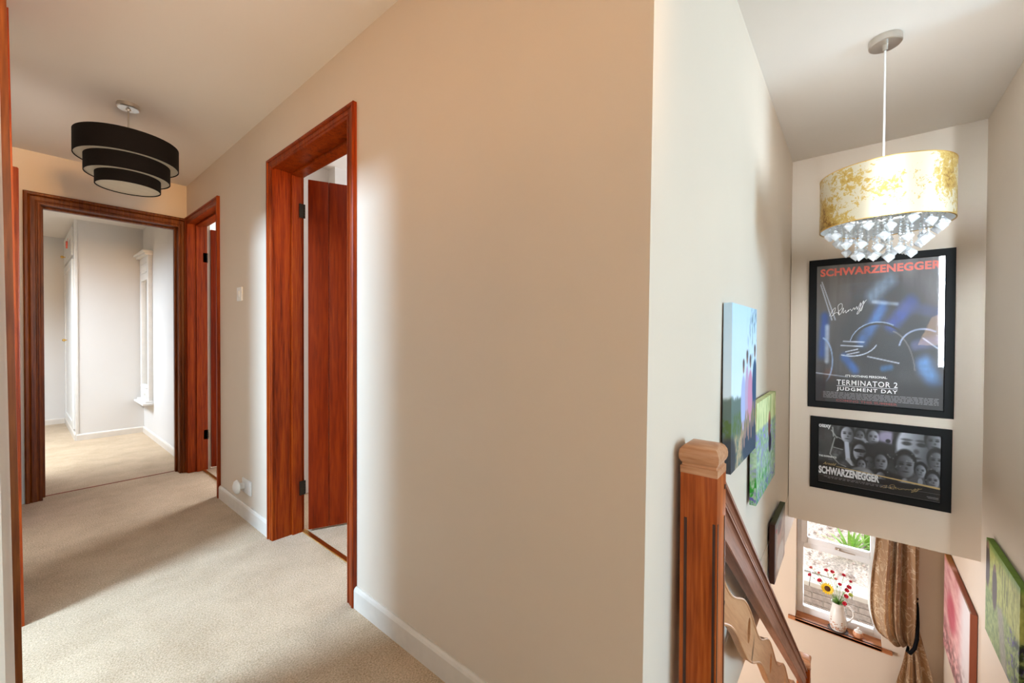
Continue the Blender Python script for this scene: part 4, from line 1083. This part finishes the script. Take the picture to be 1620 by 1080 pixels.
RED = mat_plain('carnation_red', (0.72, 0.03, 0.07), 0.6, noise=0.2)
PINK = mat_plain('carnation_pink', (0.80, 0.20, 0.16), 0.6, noise=0.2)
LIME = mat_plain('chrysanthemum_lime', (0.62, 0.72, 0.18), 0.6, noise=0.2)
rim = Vector((4.752, 0.095, -1.265))
def stem(p, parent, off):
    p = Vector(p); base = rim+Vector((rj.uniform(-.02, .02), rj.uniform(-.02, .02), -0.06))
    mid = rim.lerp(p, 0.45)+Vector((0, 0, 0.02))
    bm = bmesh.new(); add_tube(bm, [base, rim.lerp(base, .3), mid, p], 0.0016, 5)
    for k in range(3):
        q = mid.lerp(p, 0.2+0.25*k); dd = Vector((rj.uniform(-1, 1), rj.uniform(-1, 1), 0.4)).normalized()*0.03
        n = dd.cross(Vector((0, 0, 1))).normalized()*0.005
        bm.faces.new([bm.verts.new(v) for v in (q, q+dd*.5+n, q+dd, q+dd*.5-n)])
    o = finish('stem', bm, GREEN, parent); o.location = off
def sunflower(p):
    p = Vector(p); t = thing('sunflower', 'yellow sunflower with dark centre in the white jug', 'flower', p); inv = -p
    stem(p, t, inv)
    d = Vector((-0.92, 0.12, 0.35)).normalized(); q = d.to_track_quat('Z', 'Y').to_matrix().to_4x4()
    bm = bmesh.new(); add_lathe(bm, [(0, 0.010), (0.012, 0.009), (0.022, 0.004), (0.024, -0.004), (0, -0.01)], 24); bmesh.ops.transform(bm, matrix=q, verts=bm.verts); finish('flower_centre', bm, BRN, t, True)
    bm = bmesh.new()
    for ring_, (L, n, tilt) in enumerate(((0.054, 17, 0.12), (0.047, 15, 0.32))):
        for k in range(n):
            a = 2*math.pi*(k+.5*ring_)/n
            e = Vector((math.cos(a), math.sin(a), 0)); s_ = Vector((-e.y, e.x, 0)); zz = Vector((0, 0, 1))
            pts = [e*0.019-s_*.004, e*0.034-s_*0.0078+zz*.004*tilt*10*.3, e*L+zz*0.012*tilt*3, e*0.034+s_*0.0078+zz*.004*tilt*10*.3, e*0.019+s_*.004]
            vv = [bm.verts.new(x) for x in pts]; bm.faces.new(vv)
    bmesh.ops.transform(bm, matrix=q, verts=bm.verts); finish('petals', bm, YEL, t)
def carnation(p, r, mat, label, cat='flower'):
    p = Vector(p); t = thing('carnation', label, cat, p, 'carnations in the jug'); inv = -p
    stem(p, t, inv)
    bm = bmesh.new()
    for ring_ in range(4):
        n = 9-ring_; rr = r*(1-ring_*0.2); zz = ring_*r*0.22
        for k in range(n):
            a = 2*math.pi*(k+ring_*.4)/n+rj.uniform(-.1, .1); e = Vector((math.cos(a), math.sin(a), 0)); s_ = Vector((-e.y, e.x, 0))
            b0 = Vector((0, 0, zz-r*.3)); w_ = rr*0.42
            pts = [b0, e*rr*.7-s_*w_+Vector((0, 0, zz)), e*rr-s_*w_*.4+Vector((0, 0, zz+r*.25*rj.random())), e*rr+s_*w_*.4+Vector((0, 0, zz+r*.05)), e*rr*.7+s_*w_+Vector((0, 0, zz))]
            bm.faces.new([bm.verts.new(x) for x in pts])
    d = (Vector((-0.7, 0, 0.5))+(p-rim)*3).normalized(); q = d.to_track_quat('Z', 'Y').to_matrix().to_4x4()
    bmesh.ops.transform(bm, matrix=q, verts=bm.verts); finish('petals', bm, mat, t)
    bm = bmesh.new(); add_tube(bm, [Vector((0, 0, 0)), d*-0.018], [0.006, 0.003], 6); finish('calyx', bm, GREEN, t)
sunflower((4.70, 0.172, -1.135))
FLS = [((4.75, 0.307, -1.08), .017, RED, 'red carnation furthest left at the window edge'), ((4.76, 0.298, -1.012), .014, PINK, 'orange-pink carnation highest at the far left'),
       ((4.73, 0.232, -1.095), .019, RED, 'large red carnation just above left of the sunflower'), ((4.77, 0.24, -1.045), .012, PINK, 'small pink carnation behind the red one left of centre'),
       ((4.77, 0.185, -1.00), .017, RED, 'red carnation at the top left above the sunflower'), ((4.77, 0.14, -1.00), .017, RED, 'red carnation at the top centre of the bunch'),
       ((4.77, 0.058, -1.00), .016, RED, 'red carnation at the top right of the bunch'), ((4.76, 0.115, -1.05), .012, PINK, 'small pink carnation in the centre under the top blooms'),
       ((4.76, 0.010, -1.035), .012, RED, 'small red carnation standing furthest right'), ((4.74, 0.085, -1.08), .015, RED, 'dark red carnation just right of the sunflower'),
       ((4.75, 0.020, -1.085), .019, RED, 'large crimson carnation on the right side'), ((4.74, 0.035, -1.115), .018, RED, 'red carnation on the right below the large crimson one'),
       ((4.73, 0.040, -1.165), .018, RED, 'red carnation low on the right by the lime flower'), ((4.71, 0.050, -1.225), .018, RED, 'red carnation lowest, drooping over the jug rim')]
for p, r, m_, lab in FLS: carnation(p, r, m_, lab)
carnation((4.76, 0.008, -1.155), 0.017, LIME, 'lime-yellow bloom on the right among red carnations')
fo = thing('foliage', 'green leaves filling the mouth of the white jug', 'leaves', tuple(rim))
for k in range(16):
    a = rj.uniform(0, 6.28); rr = rj.uniform(0.02, 0.06); bm = bmesh.new()
    tip = Vector((rr*math.cos(a)-.01, rr*math.sin(a), rj.uniform(0.01, 0.07))); n = tip.cross(Vector((0, 0, 1))).normalized()*0.007
    vv = [bm.verts.new(v) for v in (Vector((0, 0, -0.02)), tip*.6+n, tip, tip*.6-n)]; bm.faces.new(vv)
    finish('leaf', bm, GREEN, fo)
# small candle pot
cp = thing('tealight_holder', 'small terracotta and white lidded pot on the sill right of the jug', 'pot', (4.745, -0.045, -1.4995))
lathe('pot_body', [(0, 0), (0.024, 0), (0.034, 0.012), (0.037, 0.028), (0.032, 0.042), (0.028, 0.046), (0, 0.046)], mat_plain('terracotta', (0.72, 0.34, 0.18), 0.4, noise=0.2), cp, 28)
lathe('pot_lid', [(0.029, 0.046), (0.026, 0.055), (0.014, 0.062), (0.006, 0.066), (0.010, 0.074), (0.006, 0.082), (0, 0.083)], ENAMEL, cp, 28)

# ------------------------------------------------------------------ curtain
ct = thing('curtain', 'gold damask curtain tied back with a black strap beside the window', 'curtain', (4.62, -0.38, -1.37))
off = (-4.62, 0.38, 1.37)
def path(pts, t):
    s_ = t*(len(pts)-1); i = min(int(s_), len(pts)-2); f = s_-i
    p0 = pts[max(i-1, 0)]; p1 = pts[i]; p2 = pts[i+1]; p3 = pts[min(i+2, len(pts)-1)]
    return [0.5*((2*p1[k])+(-p0[k]+p2[k])*f+(2*p0[k]-5*p1[k]+4*p2[k]-p3[k])*f*f+(-p0[k]+3*p1[k]-3*p2[k]+p3[k])*f**3) for k in range(len(p1))]
def cloth(name, left, right, nf, amp, mat, nu=90, nv=60, bulge=0.05, phase=0.0, xb=4.655):
    bm = bmesh.new(); g = []
    for j in range(nv+1):
        t = j/nv; l = path(left, t); r = path(right, t)
        wd = abs(l[0]-r[0])
        row = []
        for i in range(nu+1):
            u = i/nu
            u2 = u+0.05*math.sin(2*math.pi*u*1.5+1.0)
            Y = l[0]+(r[0]-l[0])*u; Z = l[1]+(r[1]-l[1])*u
            gather = 1.0-0.75*sm(np.array(t), 0.80, 1.0) if name == 'upper_drape' else 0.35+0.65*sm(np.array(t), 0.0, 0.4)
            fold = math.sin(2*math.pi*nf*u2+phase+0.8*t)+0.35*math.sin(2*math.pi*nf*2.3*u2+1.7)
            X = xb-amp*float(gather)*(0.5+0.5*fold)*min(1, wd/0.16+.2)-bulge*math.sin(math.pi*min(1, u*1.02))*math.sin(math.pi*min(1, t*1.0))**1.2
            row.append(bm.verts.new((X, Y, Z)))
        g.append(row)
    for a, b in zip(g, g[1:]):
        for i in range(nu): bm.faces.new((a[i], a[i+1], b[i+1], b[i]))
    bmesh.ops.solidify(bm, geom=bm.faces[:], thickness=0.002)
    o = finish(name, bm, mat, ct, True); o.location = off; return o
cloth('upper_drape', [(-0.15, -0.40), (-0.145, -0.60), (-0.125, -0.85), (-0.118, -1.05), (-0.128, -1.20), (-0.165, -1.32), (-0.25, -1.375), (-0.355, -1.375)],
      [(-0.385, -0.40), (-0.385, -0.60), (-0.39, -0.85), (-0.39, -1.02), (-0.39, -1.16), (-0.385, -1.26), (-0.378, -1.33), (-0.368, -1.365)], 3.1, 0.085, DAMASK, bulge=0.06, phase=2.0)
cloth('lower_drape', [(-0.352, -1.355), (-0.325, -1.50), (-0.285, -1.70), (-0.255, -1.95), (-0.24, -2.47)], [(-0.392, -1.10), (-0.445, -1.32), (-0.50, -1.58), (-0.54, -1.9), (-0.55, -2.47)], 3.0, 0.05, DAMASK, bulge=0.0, phase=1.0)
cloth('back_drape', [(-0.33, -0.40), (-0.33, -0.7), (-0.33, -1.0), (-0.35, -1.2), (-0.37, -1.35)], [(-0.418, -0.40), (-0.418, -0.7), (-0.415, -1.0), (-0.41, -1.15), (-0.40, -1.3)], 1.5, 0.02, DAMASK, bulge=0.0, xb=4.70)
cloth('white_lining_edge', [(-0.135, -0.40), (-0.128, -0.60), (-0.108, -0.85), (-0.103, -1.05), (-0.115, -1.20), (-0.155, -1.33)], [(-0.165, -0.40), (-0.165, -0.60), (-0.145, -0.85), (-0.14, -1.05), (-0.15, -1.20), (-0.19, -1.31)], 0.5, 0.01, LINING, nu=12, bulge=0.0, xb=4.665)
bm = bmesh.new()
P = [(4.715, -0.412, -1.00), (4.66, -0.412, -1.04), (4.60, -0.408, -1.14), (4.57, -0.402, -1.25), (4.565, -0.388, -1.33), (4.57, -0.362, -1.385), (4.60, -0.348, -1.392), (4.66, -0.36, -1.38)]
add_tube(bm, P, [0.004, 0.007, 0.010, 0.012, 0.013, 0.013, 0.010, 0.007], 8)
o = finish('tie_back', bm, STRAP, ct, True); o.location = off
bm = bmesh.new(); add_tube(bm, [(4.7195, -0.412, -0.99), (4.69, -0.412, -0.99), (4.68, -0.412, -0.975)], 0.005, 8)
o = finish('hook', bm, STRAP, ct, True); o.location = off

# ------------------------------------------------------------------ garden outside the window
GRAVEL = mat_plain('gravel', (0.55, 0.47, 0.42), 0.9, noise=0.45, nscale=45, bumps=0.6)
PAVE = mat_plain('paving', (0.50, 0.48, 0.47), 0.9, noise=0.1)
gd = struct(boxes('ground', [(4.97, 6.18, -5, 6, -2.75, -2.6)], PAVE))
bm = bmesh.new()
gx = [6.42, 7.5, 8.6, 9.8, 11.5, 14]; gz = [-1.85, -1.70, -1.48, -1.22, -0.7, 0.3]
prev = None
for x, z in zip(gx, gz):
    r_ = [bm.verts.new((x, y, z+0.05*math.sin(y*3+x))) for y in np.linspace(-6, 7, 27)]
    if prev:
        for a in range(26): bm.faces.new((prev[a], prev[a+1], r_[a+1], r_[a]))
    prev = r_
bank = struct(finish('garden_bank', bm, GRAVEL))
bw = struct(empty('retaining_wall'))
bmk = bmesh.new(); add_box(bmk, -0.05, 0.05, -0.104, 0.104, -0.031, 0.031, bev=0.004)
bmesh.ops.recalc_face_normals(bmk, faces=bmk.faces)
BRICK = mat_plain('grey_brick', (0.42, 0.36, 0.33), 0.85, noise=0.25, nscale=30)
bme = bpy.data.meshes.new('brick'); bmk.to_mesh(bme); bmk.free(); bme.materials.append(BRICK)
rows = 8
for j in range(rows):
    for i in range(13):
        y = -1.15+i*0.218+(0.109 if j % 2 else 0)
        b = link('brick', bme, bw); b.location = (6.25+rj.uniform(-.002, .002), y, -1.925-j*0.072)
boxes('mortar', [(6.215, 6.40, -6, 7, -2.75, -1.895)], mat_plain('mortar', (0.6, 0.57, 0.53), 0.9), bw)
for i in range(24):
    box('coping_stone', (6.17, 6.46, -4.0+i*0.40+0.003, -4.0+(i+1)*0.40-0.003, -1.885, -1.83), mat_plain('coping', (0.62, 0.58, 0.53), 0.85) if i == 0 else bpy.data.materials['coping'], bw, 0.006)
st_ = bmesh.new()
for k in range(1500):
    x = rj.uniform(6.5, 11.2); y = rj.uniform(-1.9, 2.4)*x/8
    z = np.interp(x, gx, gz)+0.05*math.sin(y*3+x)+0.005
    r_ = rj.uniform(0.015, 0.04)
    vv = [st_.verts.new((x+rj.uniform(.6, 1)*r_*a, y+rj.uniform(.6, 1)*r_*b, z+r_*.7*c)) for a, b, c in ((1, 0, 0), (-1, 0, 0), (0, 1, 0), (0, -1, 0), (0, 0, 1), (0, 0, -1))]
    for f in ((0, 2, 4), (2, 1, 4), (1, 3, 4), (3, 0, 4), (2, 0, 5), (1, 2, 5), (3, 1, 5), (0, 3, 5)): st_.faces.new([vv[i] for i in f])
o = finish('gravel', st_, mat_plain('loose_stone', (0.60, 0.50, 0.46), 0.9, noise=0.5, nscale=8)); o['kind'] = 'stuff'; o['label'] = 'loose pale gravel on the bank outside the window'; o['category'] = 'gravel'
LEAF = mat_plain('garden_leaf', (0.28, 0.50, 0.10), 0.6, noise=0.3)
LEAFD = mat_plain('garden_leaf_dark', (0.12, 0.22, 0.06), 0.6, noise=0.3)
def plant(x, y, n, L, label, mat, wdt=0.02):
    z = float(np.interp(x, gx, gz))
    t = thing('garden_plant', label, 'plant', (x, y, z))
    for k in range(n):
        a = rj.uniform(0, 6.28); tilt = rj.uniform(0.15, 0.9); l = L*rj.uniform(.7, 1.1)
        bm = bmesh.new(); pr = None
        e = Vector((math.cos(a), math.sin(a), 0)); s_ = Vector((-e.y, e.x, 0))
        for q in range(5):
            f = q/4; c = e*l*f*tilt+Vector((0, 0, l*f*(1-0.35*tilt*f*1.5))); w_ = wdt*math.sin(math.pi*(0.12+0.86*f))
            r_ = [bm.verts.new(c-s_*w_), bm.verts.new(c+s_*w_)]
            if pr: bm.faces.new((pr[0], pr[1], r_[1], r_[0]))
            pr = r_
        finish('leaf', bm, mat, t)
plant(7.1, 0.02, 26, 0.42, 'bright green strappy plant on the gravel bank left of the pair', LEAF, 0.022)
plant(7.3, -0.16, 22, 0.34, 'pale green spiky plant on the gravel bank right of the pair', LEAF, 0.018)
plant(7.5, -0.36, 24, 0.22, 'small dark green tuft at the right of the gravel bank', LEAFD, 0.012)
plant(9.3, 0.55, 30, 0.5, 'light green bush at the top left behind the window', LEAF, 0.03)
plant(9.6, 0.05, 24, 0.4, 'dark green low plant at the top centre behind the window', LEAFD, 0.02)
plant(9.4, -0.3, 26, 0.45, 'leafy green plant at the top right behind the window', LEAF, 0.024)
bpy.context.view_layer.update()
